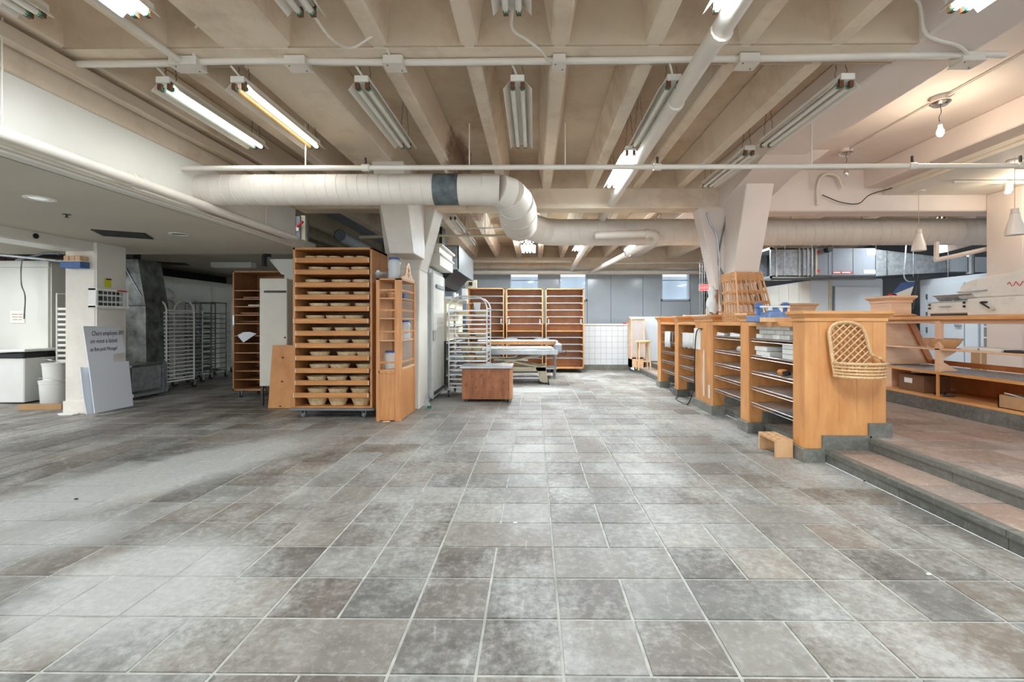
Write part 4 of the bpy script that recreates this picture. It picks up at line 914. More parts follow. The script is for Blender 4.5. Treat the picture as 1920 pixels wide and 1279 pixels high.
t = thing('white_duct_box', 'white boxed duct panel between the beige door and the tall rack', 'panel', (X_(530, 7.0), 7.5, 1.5))
MB().prism([(X_(507, 7.52), 2.27), (X_(556, 7.52), 2.27), (X_(556, 7.52), .5), (X_(536, 7.52), .5), (X_(536, 7.52), 2.02), (X_(531, 7.52), 2.02)], lambda a, b, d: (a, d, b), 7.47, 7.59).build('panel', 'panel', t, world=True)
cable('black_drain_pipe', 'black bent drain pipe above the cabinet cart', [(X_(496, 7.4), 7.4, 2.15), (X_(496, 7.4), 7.4, 2.28), (X_(499, 7.4), 7.4, 2.33), (X_(507, 7.4), 7.42, 2.33)], .04, 'black', 'pipe')
pl = MB().hexa([(X_(504, 6.74), 6.72, 0), (X_(556, 6.74), 6.72, 0), (X_(556, 6.74), 6.74, 0), (X_(504, 6.74), 6.74, 0)], [(X_(511, 6.8), 6.80, .91), (X_(556, 6.8), 6.80, .91), (X_(556, 6.8), 6.82, .91), (X_(511, 6.8), 6.82, .91)]).build('plywood_sheet', 'ply', None, at=(-3.6, 6.75, 0))
tag(pl, 'honey coloured plywood sheet leaning beside the tall drawer rack', 'board')
for (u, v) in ((.35, .8), (.4, .42), (.3, .03)): MB().lathe([(.012, 0), (.008, -.006)], (X_(520, 6.7)+3.6+.1*u, -.03+.08*v-.01, .91*v), 8, axis='y').build('knot', 'darkmetal', pl)
# brown metal-topped low cart
t = thing('low_cart', 'low scuffed brown cart with a steel top on small casters', 'cart', ((X_(866, 7.2)+X_(955, 7.2))/2, 7.45, 0)); hw = (X_(955, 7.2)-X_(866, 7.2))/2
MB().box(-hw, hw, -.25, -.235, .05, .53).build('front_panel', 'cartwood', t, bevel=.002); MB().box(hw-.01, hw+.035, -.235, .25, .05, .53).build('side_panel', 'backply', t); MB().box(-hw, -hw+.02, -.235, .25, .05, .53).build('side_panel', 'cartwood', t); MB().box(-hw, hw, .235, .25, .05, .53).build('back_panel', 'cartwood', t)
MB().box(-hw+.02, hw-.01, -.235, .235, .05, .07).build('bottom_panel', 'cartwood', t)
MB().box(-hw-.03, hw+.05, -.28, .28, .53, .565).build('steel_top', 'steel', t, bevel=.004)
for x in (-hw+.05, hw-.03):
    for y in (-.18, .18): caster(t, x, y, .05, .024, 'darkmetal')
# ------------------------------------------------------------------ DOUGH SHEETER AND STEEL TABLE
SY = 9.3
t = thing('dough_sheeter', 'beige dough sheeter with scissor stand, white belt and folded wings', 'machine', (X_(960, SY), 9.7, 0))
def sx(a): return X_(a, SY)
def sz(v): return Z_(1000, v, SY)
tb_ = wb_('conveyor_table', sx(892), sx(1046), 9.3, 9.95, sz(659), sz(655), 'hdpe', t, .003)
wb_('belt', sx(915), sx(1036), 9.28, 9.97, sz(655), sz(652.5), 'hdpe', t); wb_('front_rail', sx(892), sx(1046), 9.26, 9.29, sz(665), sz(656), 'steel', t, .004)
wb_('upper_board', sx(893), sx(1044), 9.55, 9.6, sz(647), sz(641), 'pine', t, .004); wb_('cloth_belt', sx(893), sx(1042), 9.5, 9.85, sz(641), sz(639), 'cloth', t)
hd_ = wb_('end_roller_bracket', sx(1040), sx(1054), 9.28, 9.9, sz(662), sz(645), 'galv', t, .02); MB().tube([(sx(1052), 9.3, sz(655)), (sx(1052), 9.95, sz(655))], .025, 10).build('roller', 'steel', hd_, world=True)
MB().tube(smooth_path([(sx(1050), 9.3, sz(662)), (sx(1059), 9.3, sz(666)), (sx(1062), 9.3, sz(658))], 4), .008, 6).build('lever', 'darkmetal', hd_, world=True)
for (a, va, b, vb) in ((908, 688, 1024, 665), (905, 668, 1016, 690)):
    for y in (9.4, 9.85): MB().tube([(sx(a), y, sz(va)), (sx(b), y, sz(vb))], .022, 4).build('scissor_arm', 'tan', t, world=True)
MB().tube(smooth_path([(sx(918), 9.32, sz(668)), (sx(922), 9.32, sz(670)), (sx(960), 9.32, sz(670)), (sx(970), 9.32, sz(666))], 4), .013, 6).build('foot_lever', 'tan', t, world=True)
wb_('lower_frame', sx(905), sx(1024), 9.36, 9.44, sz(697), sz(689), 'tan', t, .004); wb_('lower_frame', sx(905), sx(1024), 9.82, 9.9, sz(697), sz(689), 'tan', t, .004)
MB().prism([(sx(1004), sz(690)), (sx(1024), sz(686)), (sx(1027), sz(712)), (sx(1027), sz(720)), (sx(1012), sz(716)), (sx(1010), sz(702))], lambda a, b, d: (a, d, b), 9.36, 9.9).build('foot_cover', 'tan', t, world=True)
wb_('foot_plate', sx(1010), sx(1030), 9.3, 9.96, 0, .03, 'darkmetal', t); MB().tube([(sx(1024), 9.3, .03), (sx(1029), 9.2, .01)], .012, 6).build('brake_pedal', 'darkmetal', t, world=True)
wb_('cross_shelf', sx(905), sx(1010), 9.4, 9.85, sz(702), sz(700), 'steel', t); wb_('cross_rail', sx(905), sx(1012), 9.4, 9.43, sz(712), sz(708), 'steel', t); wb_('rear_foot', sx(905), sx(913), 9.36, 9.9, 0, sz(690), 'tan', t)
wb_('crumb_tray', sx(925), sx(990), 9.4, 9.8, sz(677), sz(675), 'alu', t)
t = thing('steel_table', 'stainless steel work table standing behind the dough sheeter', 'table', (X_(1000, 10.3), 10.4, 0))
a, b = X_(930, 10.2), X_(1046, 10.2)
wb_('table_top', a, b, 10.1, 10.8, .80, .84, 'steel', t, .004)
for x in (a+.04, b-.06):
    for y in (10.14, 10.74): MB().tube([(x, y, 0), (x, y, .8)], .02, 8).build('leg', 'steel', t, world=True)
wb_('under_shelf', a+.02, b-.02, 10.14, 10.76, .22, .245, 'steel', t)
for i, (x, y) in enumerate(((a+.3, 10.4), (b-.35, 10.4))):
    tag(MB().lathe([(.02, 0), (.16, .02), (.17, .05), (.16, .05), (.02, .03)], seg=20).build('steel_pan', 'steel', None, smooth=True), 'shallow steel pan on the work table, %s' % ('left' if i == 0 else 'right, nearer the sheeter roller'), 'pan').location = (x, y, .84)

# ------------------------------------------------------------------ RIGHT PILASTERS, SHELF BAYS
def pilaster(label, x0, x1, y0, y1, stepped=True, z0=0., top=1.35, cap=.03, group='maple pilasters of the low shelf wall'):
    t = thing('pilaster', label, 'pilaster', ((x0+x1)/2, (y0+y1)/2, z0))
    if stepped:
        poly = [(x0, .12), (ST1-.02, .12), (ST1-.02, .235), (ST2+.02, .235), (ST2+.02, .345), (x1, .345), (x1, top-.09), (x0, top-.09)]
        MB().prism(poly, lambda a, b, d: (a, d, b), y0, y1).build('body', 'maple', t, world=True, bevel=.003)
        n = 3; e = .025
        for (a, b, c, d) in ((x0-e, ST1-.01, 0, .12), (ST1-.035, ST2+.02, ZS1, .24), (ST2-.005, x1+e+.015, ZS2, .35)):
            wb_('baseboard', a, b, y0-e, y1+e, c, d, 'curb', t, .003)
        if y1-y0 < .5:
            m = (x0+x1)/2
            for s in (x0+.12, x0+.30, x0+.46, x0+.6): wb_('veneer_joint', s, s+.0025, y0-.0012, y0, .36, top-.09, 'maple_in', t)
    else:
        wb_('body', x0, x1, y0, y1, z0+.1, top-.09, 'maple_r', t, .003); wb_('baseboard', x0-.02, x1+.02, y0-.02, y1+.02, z0, z0+.1, 'curb', t, .003)
    mt = 'maple_h' if stepped else 'maple_r'
    wb_('cap_neck', x0-.012, x1+.012, y0-.012, y1+.012, top-.095, top-.062, mt, t, .004)
    MB().hexa([(x0-.012, y0-.012, top-.062), (x1+.012, y0-.012, top-.062), (x1+.012, y1+.012, top-.062), (x0-.012, y1+.012, top-.062)], [(x0-.04, y0-.04, top-.03), (x1+.04, y0-.04, top-.03), (x1+.04, y1+.04, top-.03), (x0-.04, y1+.04, top-.03)]).build('cap_moulding', mt, t, world=True)
    wb_('cap_top', x0-.048, x1+.048, y0-.048, y1+.048, top-.03, top, mt, t, .005)
    return t
PX0, PX1 = 2.42, 3.14
PL = [(4.165, 4.36), (5.25, 5.46), (6.30, 6.98), (7.80, 8.00), (8.88, 9.10)]
nm = ['large maple pilaster nearest the camera with a rattan basket hung on it', 'maple pilaster next behind the nearest one', 'wide maple pilaster with a paint drip scar and hanging black cord', 'narrow maple pilaster with the cord looped round its foot', 'farthest maple pilaster of the row by the rattan stool']
pils = [pilaster(n, PX0, PX1, a, b) for n, (a, b) in zip(nm, PL)]
scar = MB().tube([(PX0-.001, 6.62, z) for z in (.2, .35, .5, .62, .75, .86)], [.012, .016, .022, .014, .018, .008], 6).build('filler_scar', 'boxwhite', pils[2], world=True)
wb_('filler_scar', PX0-.003, PX0, 6.40, 6.46, .2, .38, 'boxwhite', pils[2])
ZSH = [1.065, .88, .705, .53, .352]
def bay(ya, yb, label, zs=ZSH):
    t = thing('shelf_bay', label, 'shelving', ((PX0+PX1)/2, (ya+yb)/2, 0))
    wb_('counter_top', PX0-.005, PX1, ya, yb, 1.205, 1.25, 'maple_h', t, .004)
    wb_('back_panel', PX1-.04, PX1-.015, ya, yb, .36, 1.205, 'maple_in', t)
    wb_('step_facing', ST1+.06, ST1+.07, ya, yb, ZS1, .27, 'curb', t) if 0 else None
    wb_('platform_facing', ST2+.0, ST2+.02, ya+.03, yb-.03, ZS2, .35, 'curb', t)
    for z in zs:
        m = MB()
        for xx in (PX0+.02, PX1-.09): m.tube([(xx, ya+.012, z), (xx, yb-.012, z)], .007, 6)
        m.tube([(PX0+.02, ya+.012, z-.03), (PX0+.02, yb-.012, z-.03)], .004, 5)
        n = 20
        for i in range(n):
            x = PX0+.02+(PX1-.11-PX0)*(i+.5)/n; m.tube([(x, ya+.01, z+.004), (x, yb-.01, z+.004)], .0028, 4)
        for j in range(3):
            y = ya+.1+(yb-ya-.2)*j/2; m.tube([(PX0+.02, y, z-.004), (PX1-.09, y, z-.004)], .004, 5)
        m.build('wire_shelf', 'steel', t, world=True)
        for y in (ya, yb-.014): wb_('cleat', PX0+.01, PX1-.05, y, y+.014, z-.03, z-.012, 'maple', t)
    return t
bay(PL[0][1], PL[1][0], 'wire shelf bay holding stacked white boxes, nearest the camera'); bay(PL[1][1], PL[2][0], 'wire shelf bay below the tall wicker basket')
bay(PL[2][1], PL[3][0], 'wire shelf bay with a wide white towel hung over a shelf'); bay(PL[3][1], PL[4][0], 'farthest wire shelf bay with a narrow white towel')
# towels, taped sheet, cord
def towel(x, y0, y1, z, dz, label, w2=0):
    m = MB(); n = 8; vs = []
    for i in range(n+1):
        y = y0+(y1-y0)*i/n; w_ = .006*math.sin(i*2.3)
        vs += [(x-.012+w_, y, z-dz-.01*math.sin(i*1.7)), (x-.016+w_, y, z-dz*.5), (x-.012, y, z+.012), (x+.03, y, z+.016), (x+.04+w_, y, z-dz*.6)]
    fs = [(i*5+k, (i+1)*5+k, (i+1)*5+k+1, i*5+k+1) for i in range(n) for k in range(4)]
    o = m.add(vs, fs).build('towel', 'cloth', None, at=(x, (y0+y1)/2, z), smooth=True); so = o.modifiers.new('thickness', 'SOLIDIFY'); so.thickness = .006
    return tag(o, label, 'towel')
towel(PX0+.02, YX(1243+3, 2.42), YX(1256, 2.42), ZSH[0], .27, 'narrow white towel hanging in the farthest shelf bay')
towel(PX0+.02, YX(1279, 2.42), YX(1300, 2.42), ZSH[0], .22, 'wide white towel with a dark stripe hanging in the third shelf bay')
o = MB().box(PX0-.006, PX0-.002, YX(1302, 2.42), YX(1314, 2.42), .85, 1.16).build('paper_sheet', 'paper', None, at=(PX0, 6.7, 1)); tag(o, 'white paper sheet taped to the side of the wide pilaster', 'paper')
cable('extension_cable', 'black power cord hanging from the wide pilaster and looping on the floor', [(PX0-.01, YX(1317, 2.42), 1.155), (PX0-.03, YX(1312, 2.42), 1.14), (PX0-.03, YX(1308, 2.42), 1.0), (PX0-.03, YX(1306, 2.42), .6), (PX0-.04, YX(1304, 2.40), .3), (PX0-.1, 7.0, .02), (PX0-.14, 7.2, .008), (PX0-.12, 7.55, .008), (PX0-.04, 7.72, .008), (PX0-.06, 7.95, .05), (PX0-.03, 8.1, .15), (PX0+.12, 8.1, .13)], .008, 'black', 'cord')
# white boxes in the nearest bay
k = 0
def carton(x0, y0, w_, d, z, h, label, group):
    o = MB().box(0, w_, 0, d, 0, h).build('white_box', 'boxwhite', None, bevel=.002); o.location = (x0, y0, z+.008); tag(o, label, 'box', group)
    MB().box(-.0006, 0, .004, d-.004, h*.8, h*.83).build('lid_edge', 'card', o)
    return o
rows_ = ['lowest', 'middle', 'top']
cols_ = ['farthest', 'third from camera', 'second from camera', 'nearest']
for j in range(3):
    for i in range(4):
        carton(PX0+.05+(.02 if j == 1 else 0), 5.02-.17*i-(.03 if j == 1 else 0), .24, .16, ZSH[0]+j*.049, .046, 'small white carton on the top wire shelf, %s layer, %s' % (rows_[j], cols_[i]), 'white cartons on the top shelf')
for j, (yy, dd) in enumerate(((4.86, .30), (4.92, .27))): carton(PX0+.04, yy, .3, dd, ZSH[1]+j*.05, .046, 'flat white carton of the far pile on the second wire shelf, %s one' % ('lower' if j == 0 else 'upper'), 'flat cartons on the second shelf')
for j in range(3): carton(PX0+.04, 4.42, .26, .20, ZSH[1]+j*.05, .046, 'white carton of the near pile on the second wire shelf, %s one' % rows_[j], 'flat cartons on the second shelf')
for i, (y, rz_, lb) in enumerate(((5.62, .2, 'white napkin packet lying on the top shelf of the second bay, nearest'), (5.86, -.3, 'open white packet lying in the middle of the second bay top shelf'), (6.08, .15, 'flat white packet at the far end of the second bay top shelf'))):
    o = MB().hexa([(0, 0, 0), (.16, 0, 0), (.16, .18, 0), (0, .18, 0)], [(.01, .01, .03), (.15, .01, .04), (.15, .17, .025), (.01, .17, .045)]).build('packet', 'boxwhite', None); o.location = (PX0+.06, y, ZSH[0]+.008); o.rotation_euler = (0, 0, rz_); tag(o, lb, 'packet')
o = MB().lathe([(.02, 0), (.06, .01), (.07, .04), (.05, .07), (.01, .08)], seg=10, sx=1, sy=1.5).build('bag_of_supplies', 'clear', None, smooth=True); o.location = (PX0+.1, 5.62, ZSH[1]+.008); tag(o, 'small clear bag on the second shelf of the second bay', 'bag')
o = MB().lathe([(.01, 0), (.035, .012), (.045, .04), (.03, .065), (.008, .07)], seg=9, sx=1, sy=2).build('crumpled_wrapper', 'bread', None); o.location = (PX0+.05, 4.62, ZSH[2]+.008); tag(o, 'crumpled brown wrapper on the middle wire shelf', 'wrapper'); MB().lathe([(.005, .01), (.038, .02), (.04, .05), (.01, .06)], (0, -.06, 0), 8).build('dark_fold', 'black', o)
# rattan half basket on the near pilaster
rb = thing('rattan_wall_basket', 'rattan wall basket with lattice back hung on the nearest pilaster', 'basket', (0, 4.14, 0)); yb = 4.15
def rx_(px, py, y=4.12): return P(px, py, y)
arch = [(1566, 706), (1560, 672), (1556, 640), (1554, 625), (1557, 614), (1566, 607), (1578, 604), (1592, 604), (1605, 607), (1615, 613), (1622, 625), (1626, 640), (1630, 655), (1634, 664), (1640, 667)]
MB().tube(smooth_path([P(a, b, 4.12) for a, b in arch], 4), .014, 8).build('arch_frame', 'rattan', rb, world=True, smooth=True)
MB().tube(smooth_path([P(a+2.5, b+2.5, 4.135) for a, b in arch[:-2]], 4), .009, 8).build('inner_frame', 'rattan', rb, world=True, smooth=True)
lat = MB()
def clip(p, d, poly):                  # chord of a lattice line inside the arch outline
    ts = []
    for i in range(len(poly)):
        a, b = poly[i], poly[(i+1) % len(poly)]; ex, ey = b[0]-a[0], b[1]-a[1]; den = d[0]*ey-d[1]*ex
        if abs(den) < 1e-9: continue
        tt = ((a[0]-p[0])*ey-(a[1]-p[1])*ex)/den; uu = ((a[0]-p[0])*d[1]-(a[1]-p[1])*d[0])/den
        if 0 <= uu < 1: ts.append(tt)
    ts.sort(); return (ts[0], ts[-1]) if len(ts) >= 2 else None
poly = arch[1:13]+[(1634, 690), (1562, 700)]
for sgn, yy in ((1, 4.128), (-1, 4.138)):
    for i in range(-9, 12):
        p0 = (1595+i*14, 650); dd = (1, -.95 if sgn > 0 else .95); c = clip(p0, dd, poly)
        if c: lat.tube([P(p0[0]+dd[0]*c[0], p0[1]+dd[1]*c[0], yy), P(p0[0]+dd[0]*c[1], p0[1]+dd[1]*c[1], yy)], .006, 6)
lat.build('lattice', 'rattan', rb, world=True)
bl, br = P(1561, 683, 4.12), P(1657, 683, 4.12); cxx = (bl.x+br.x)/2; hw = (br.x-bl.x)/2
for i, v in enumerate((681, 688, 694, 700, 706)):
    zz = Z_(1000, v, 4.05); k = 1-.02*i
    MB().tube([(cxx-hw*k*math.cos(a), 4.13-.19*k*math.sin(a), zz-.0*math.sin(a)) for a in [PI*j/16 for j in range(17)]], .0125 if i in (0, 4) else .009, 8).build('basket_hoop', 'rattan', rb, world=True, smooth=True)
up = MB()
for j in range(1, 12):
    a = PI*j/12; up.tube([(cxx-hw*math.cos(a), 4.135-.19*math.sin(a), Z_(1000, 681, 4.05)), (cxx-hw*.93*math.cos(a), 4.135-.175*math.sin(a), Z_(1000, 706, 4.05))], .005, 5)
up.build('uprights', 'rattan', rb, world=True)
bt = MB()
for j in range(1, 10):
    x = cxx-hw*.9+hw*1.8*j/10; r_ = math.sqrt(max(0, 1-((x-cxx)/hw)**2)); bt.tube([(x, 4.14, Z_(1000, 706, 4.05)), (x, 4.135-.17*r_, Z_(1000, 706, 4.05))], .005, 5)
bt.build('bottom_canes', 'rattan', rb, world=True)
MB().tube(smooth_path([P(1640, 667, 4.12), P(1650, 672, 4.06), P(1657, 681, 4.12)], 5), .0125, 8).build('side_hoop', 'rattan', rb, world=True, smooth=True)
# perforated wooden stand at the pilaster's foot
t = thing('perforated_stand', 'small pine stand with round holes in its top by the nearest pilaster', 'stand', (2.29, 4.42, 0)); 
xa, xb, ya, yb2, hh = 2.225, 2.385, 4.29, 4.62, .165
bmx = bmesh.new(); me = bpy.data.meshes.new('top')
nx, ny = 2, 4
for i in range(nx):
    for j in range(ny):
        cx, cy = xa+(xb-xa)*(i+.5)/nx, ya+(yb2-ya)*(j+.5)/ny; hx_, hy_ = (xb-xa)/nx/2, (yb2-ya)/ny/2; rr = .026
        ring, outer = [], []
        for k in range(16):
            a = 2*PI*k/16; c_, s_ = math.cos(a), math.sin(a); q = 1/max(abs(c_)/hx_, abs(s_)/hy_)
            ring.append((cx+rr*c_, cy+rr*s_)); outer.append((cx+q*c_, cy+q*s_))
        for z, flip in ((hh, 0), (hh-.025, 1)):
            R = [bmx.verts.new((p[0], p[1], z)) for p in ring]; O_ = [bmx.verts.new((p[0], p[1], z)) for p in outer]
            for k in range(16): bmx.faces.new((R[k], R[(k+1) % 16], O_[(k+1) % 16], O_[k]))
            if z == hh: R0, O0 = R, O_
        for k in range(16): bmx.faces.new((R0[k], R0[(k+1) % 16], R[(k+1) % 16], R[k])); bmx.faces.new((O0[k], O0[(k+1) % 16], O_[(k+1) % 16], O_[k]))
bmesh.ops.recalc_face_normals(bmx, faces=bmx.faces); bmx.to_mesh(me); bmx.free(); me.materials.append(M['pinel'])
for v in me.vertices: v.co -= t.location
o = bpy.data.objects.new('top', me); C.objects.link(o); o.parent = t
wb_('leg', xa, xb, ya, ya+.028, 0, hh-.025, 'pinel', t, .002); wb_('leg', xa, xb, yb2-.028, yb2, 0, hh-.025, 'pinel', t, .002)
# wicker crate on the counter
wk = thing('wicker_basket', 'tall square wicker basket with open bars on the second bay counter', 'basket', (2.85, 5.85, 1.25))
A0, A1 = P(1351, 516, 6.05), P(1379, 509, 5.62); A2 = P(1427, 510, 5.95); 
B0, B1, B2 = Vector((P(1355, 600, 6.0).x, 6.0, 1.25)), Vector((P(1386, 602, 5.62).x, 5.62, 1.25)), Vector((P(1452, 600, 5.95).x, 5.95, 1.25))
A3 = A0+(A2-A1); B3 = B0+(B2-B1)
def lerp(a, b, f): return a.lerp(b, f)
def side(a0, a1, b0, b1, n, bands, nm_, thick=.006):
    st = MB()
    for i in range(n+1):
        f = i/n; st.tube([lerp(a0, a1, f), lerp(b0, b1, f)], .008 if i in (0, n) else .0075, 6)
    st.build('stakes', 'wicker', wk, world=True)
    for (g0, g1, rows) in bands:
        m = MB()
        for q in range(rows):
            g = g0+(g1-g0)*(q+.5)/rows; pts = []
            N = n*4; nrm = (a1-a0).cross(b0-a0).normalized()
            for i in range(N+1):
                f = i/N; p_ = lerp(lerp(a0, a1, f), lerp(b0, b1, f), g); pts.append(p_+nrm*.007*math.cos(PI*f*n+PI*q)+Vector((0, 0, .004*math.sin(PI*f*n*2))))
            m.tube(pts, .0055, 5)
        m.build('woven_band', 'wicker', wk, world=True)
bands = ((0, .17, 9), (.36, .42, 3), (.57, .63, 3), (.80, 1.0, 9))
side(A0, A1, B0, B1, 6, bands, 'a'); side(A1, A2, B1, B2, 6, bands, 'b'); side(A0, A3, B0, B3, 6, bands, 'c'); side(A3, A2, B3, B2, 6, bands, 'd')
for a_, b_ in ((A2, B2), (A1, B1)): MB().tube([a_, b_], .012, 8).build('corner_post', 'wicker', wk, world=True)
m = MB()
for i in range(9): f = i/8; m.tube([lerp(B0, B1, f)+Vector((0, 0, .008)), lerp(B3, B2, f)+Vector((0, 0, .008))], .005, 5)
m.build('base_weave', 'wicker', wk, world=True)
# blue balance scale and block
t = thing('balance_scale', 'old blue enamelled balance scale on the counter behind the nearest pilaster', 'scale', (2.75, 4.85, 1.25)); YB = 4.95
def bx_(n, a, b, v0, v1, y0, y1, mat, par=t, bv=.003): return MB().box(X_(a, YB), X_(b, YB), y0, y1, Z_(1000, v0, YB), Z_(1000, v1, YB)).build(n, mat, par, world=True, bevel=bv)
bx_('base', 1411, 1428, 603, 592, 4.85, 5.1, 'scaleblue'); 
MB().hexa([(X_(1426, YB), 4.8, 1.25), (X_(1485, YB), 4.8, 1.25), (X_(1485, YB), 5.1, 1.25), (X_(1426, YB), 5.1, 1.25)], [(X_(1434, YB), 4.83, Z_(1, 586, YB)), (X_(1468, YB), 4.83, Z_(1, 586, YB)), (X_(1468, YB), 5.07, Z_(1, 586, YB)), (X_(1434, YB), 5.07, Z_(1, 586, YB))]).build('scale_body', 'scaleblue', t, world=True, bevel=.006)
for a in (1423, 1473): bx_('post', a-2.5, a+2.5, 598, 576, 4.94, 4.98, 'blue'); bx_('cross_head', a-5, a+5, 577, 569, 4.92, 5.0, 'blue')
MB().prism([(X_(1440, YB), Z_(1, 586, YB)), (X_(1464, YB), Z_(1, 586, YB)), (X_(1455, YB), Z_(1, 576, YB)), (X_(1446, YB), Z_(1, 576, YB))], lambda a, b, d: (a, d, b), 4.93, 4.99).build('fulcrum', 'scaleblue', t, world=True)
bx_('beam', 1421, 1478, 577.5, 573.5, 4.91, 4.93, 'steel'); bx_('beam_weight', 1436, 1443, 583, 576, 4.89, 4.915, 'boxwhite')
for a in (1423, 1473): MB().lathe([(.03, 0), (.03, .008)], (X_(a, YB), 4.96, Z_(1, 569, YB)), 16).build('pan_disc', 'scaleblue', t, world=True)
MB().lathe([(.05, 0), (.035, .008)], (X_(1431, YB), 5.05, Z_(1, 582, YB)), 18, axis='y').build('dial', 'steel', t, world=True)
o = MB().box(X_(1428, 4.7), X_(1489, 4.7), 4.62, 4.74, 1.25, 1.295).build('pine_block', 'pinel', None, at=(2.6, 4.7, 1.25), bevel=.003); tag(o, 'pale pine block lying in front of the blue scale', 'block')
# knotted cloth on the pole, switch post
t = thing('post_with_cloth', 'wooden post with a white cloth knotted over it by the right column', 'post', (X_(1338, 6.35), 6.35, 1.35)); xx = X_(1338, 6.35)
MB().box(-.02, .06, -.02, .02, 0, .34).build('post', 'brownwood', t, bevel=.004); MB().box(-.1, 0, -.03, .03, 0, .08).build('foot_block', 'lumber', t, bevel=.004)
m = MB(); prf = [(.05, .05, .02), (.085, .055, .10), (.07, .05, .18), (.045, .04, .26), (.06, .045, .32), (.03, .03, .37)]; vs = []
for (a, b, z) in prf:
    for k in range(14): an = 2*PI*k/14; q = 1+.18*math.sin(3*an+z*30); vs.append((-.03+a*q*math.cos(an), -.02+b*q*math.sin(an), z+.02*math.sin(2*an)))
n = 14; m.add(vs, [(i*n+k, i*n+(k+1) % n, (i+1)*n+(k+1) % n, (i+1)*n+k) for i in range(5) for k in range(n)]+[tuple(range(n))[::-1], tuple(range(5*n, 6*n))]); m.build('knotted_cloth', 'cloth', t, smooth=True)
# wire grid pole with exit sign behind
t = thing('wire_grid_panel', 'tall narrow steel wire grid standing in front of the exit sign', 'grid panel', (X_(1323, 9.0), 9.0, ZS2)); xa, xb = X_(1312, 9.0), X_(1334, 9.0); m = MB()
for i in range(6): x = xa+(xb-xa)*i/5; m.tube([(x, 9.0, ZS2), (x, 9.0, 2.38)], .006, 5)
m.build('upright_wires', 'steel', t, world=True); m = MB()
for i in range(22): z = ZS2+.05+i*.103; m.tube([(xa, 9.0, z), (xb, 9.0, z)], .003, 4)
m.build('cross_wires', 'steel', t, world=True)
for v in (496, 510): MB().tube([(xa, 8.99, Z_(1, v, 9)), (xb, 8.99, Z_(1, v, 9))], .008, 6).build('top_bar', 'steel', t, world=True)
ex = thing('exit_sign', 'red illuminated SORTIE exit sign on the far wall', 'sign', (X_(1323, 12), 12.0, Z_(1, 540, 12.0)))
MB().box(-.16, .16, 0, .05, -.09, .09).build('housing', 'hdpe', ex); MB().box(-.15, .15, -.006, 0, -.08, .08).build('red_face', 'exit', ex)
put_text('SORTIE', .088, 'paper', ex, (-.142, -.009, -.03), FACE_NY)
MB().tube([(0, .02, .09), (0, .02, 1.1)], .01, 6).build('hanger', 'darkmetal', ex)
# rattan stool and frosted display case at the far end
st = thing('rattan_stool', 'rattan bar stool with arched braces on the far step', 'stool', (X_(1209, 11.0), 11.15, ZS1)); r0, r1, hh = .15, .20, .66
MB().lathe([(r0+.03, hh), (r0+.035, hh+.02), (r0+.03, hh+.035), (.02, hh+.035)], seg=20).build('seat', 'rattan', st, smooth=True)
for k in range(4):
    a = PI/4+k*PI/2; MB().tube([(r1*math.cos(a), r1*math.sin(a), 0), (r0*math.cos(a), r0*math.sin(a), hh)], .018, 8).build('leg', 'rattan', st, smooth=True)
    b = a+PI/2; p0 = Vector((r0*1.1*math.cos(a), r0*1.1*math.sin(a), hh-.2)); p1 = Vector((r0*1.1*math.cos(b), r0*1.1*math.sin(b), hh-.2))
    MB().tube(smooth_path([p0, p0.lerp(p1, .2)+Vector((0, 0, .15)), p0.lerp(p1, .5)+Vector((0, 0, .19)), p0.lerp(p1, .8)+Vector((0, 0, .15)), p1], 4), .009, 6).build('arched_brace', 'rattan', st)
    q0, q1 = Vector((r1*.93*math.cos(a), r1*.93*math.sin(a), .2)), Vector((r1*.93*math.cos(b), r1*.93*math.sin(b), .2)); MB().tube([q0, q1], .012, 6).build('foot_rail', 'rattan', st)
dc = thing('display_case', 'pale pink wooden display case with frosted front at the far step', 'cabinet', (X_(1196, 11.7), 11.85, ZS1)); a, b = X_(1183, 11.7), X_(1209, 11.7)
wb_('side_panel', a, a+.03, 11.7, 12.05, ZS1, 1.34, 'maple_r', dc); wb_('side_panel', b-.03, b, 11.7, 12.05, ZS1, 1.34, 'maple_r', dc); wb_('top_panel', a-.01, b+.01, 11.69, 12.06, 1.32, 1.35, 'maple_r', dc); wb_('base_panel', a, b, 11.7, 12.05, ZS1, .32, 'maple_r', dc); wb_('back_panel', a, b, 12.03, 12.05, .2, 1.33, 'boxwhite', dc)
for i in range(5): wb_('shelf', a+.02, b-.02, 11.74, 12.03, .36+i*.2, .375+i*.2, 'maple_r', dc)
wb_('frosted_front', a+.03, b-.03, 11.71, 11.716, .36, 1.32, 'frost', dc)
o = MB().box(X_(1168, 12.1), X_(1174, 12.1), 12.06, 12.12, 1.205, 1.235).build('red_block', 'red', None, at=(2.3, 12.1, 1.205)); tag(o, 'small red block on the ledge of the tiled wall', 'block')
o = MB().box(X_(1282, 9.0), X_(1304, 9.0), 8.95, 9.05, 1.35, 1.385).build('white_tray', 'boxwhite', None, at=(3, 9, 1.35)); tag(o, 'white tray resting on top of the farthest pilaster', 'tray')

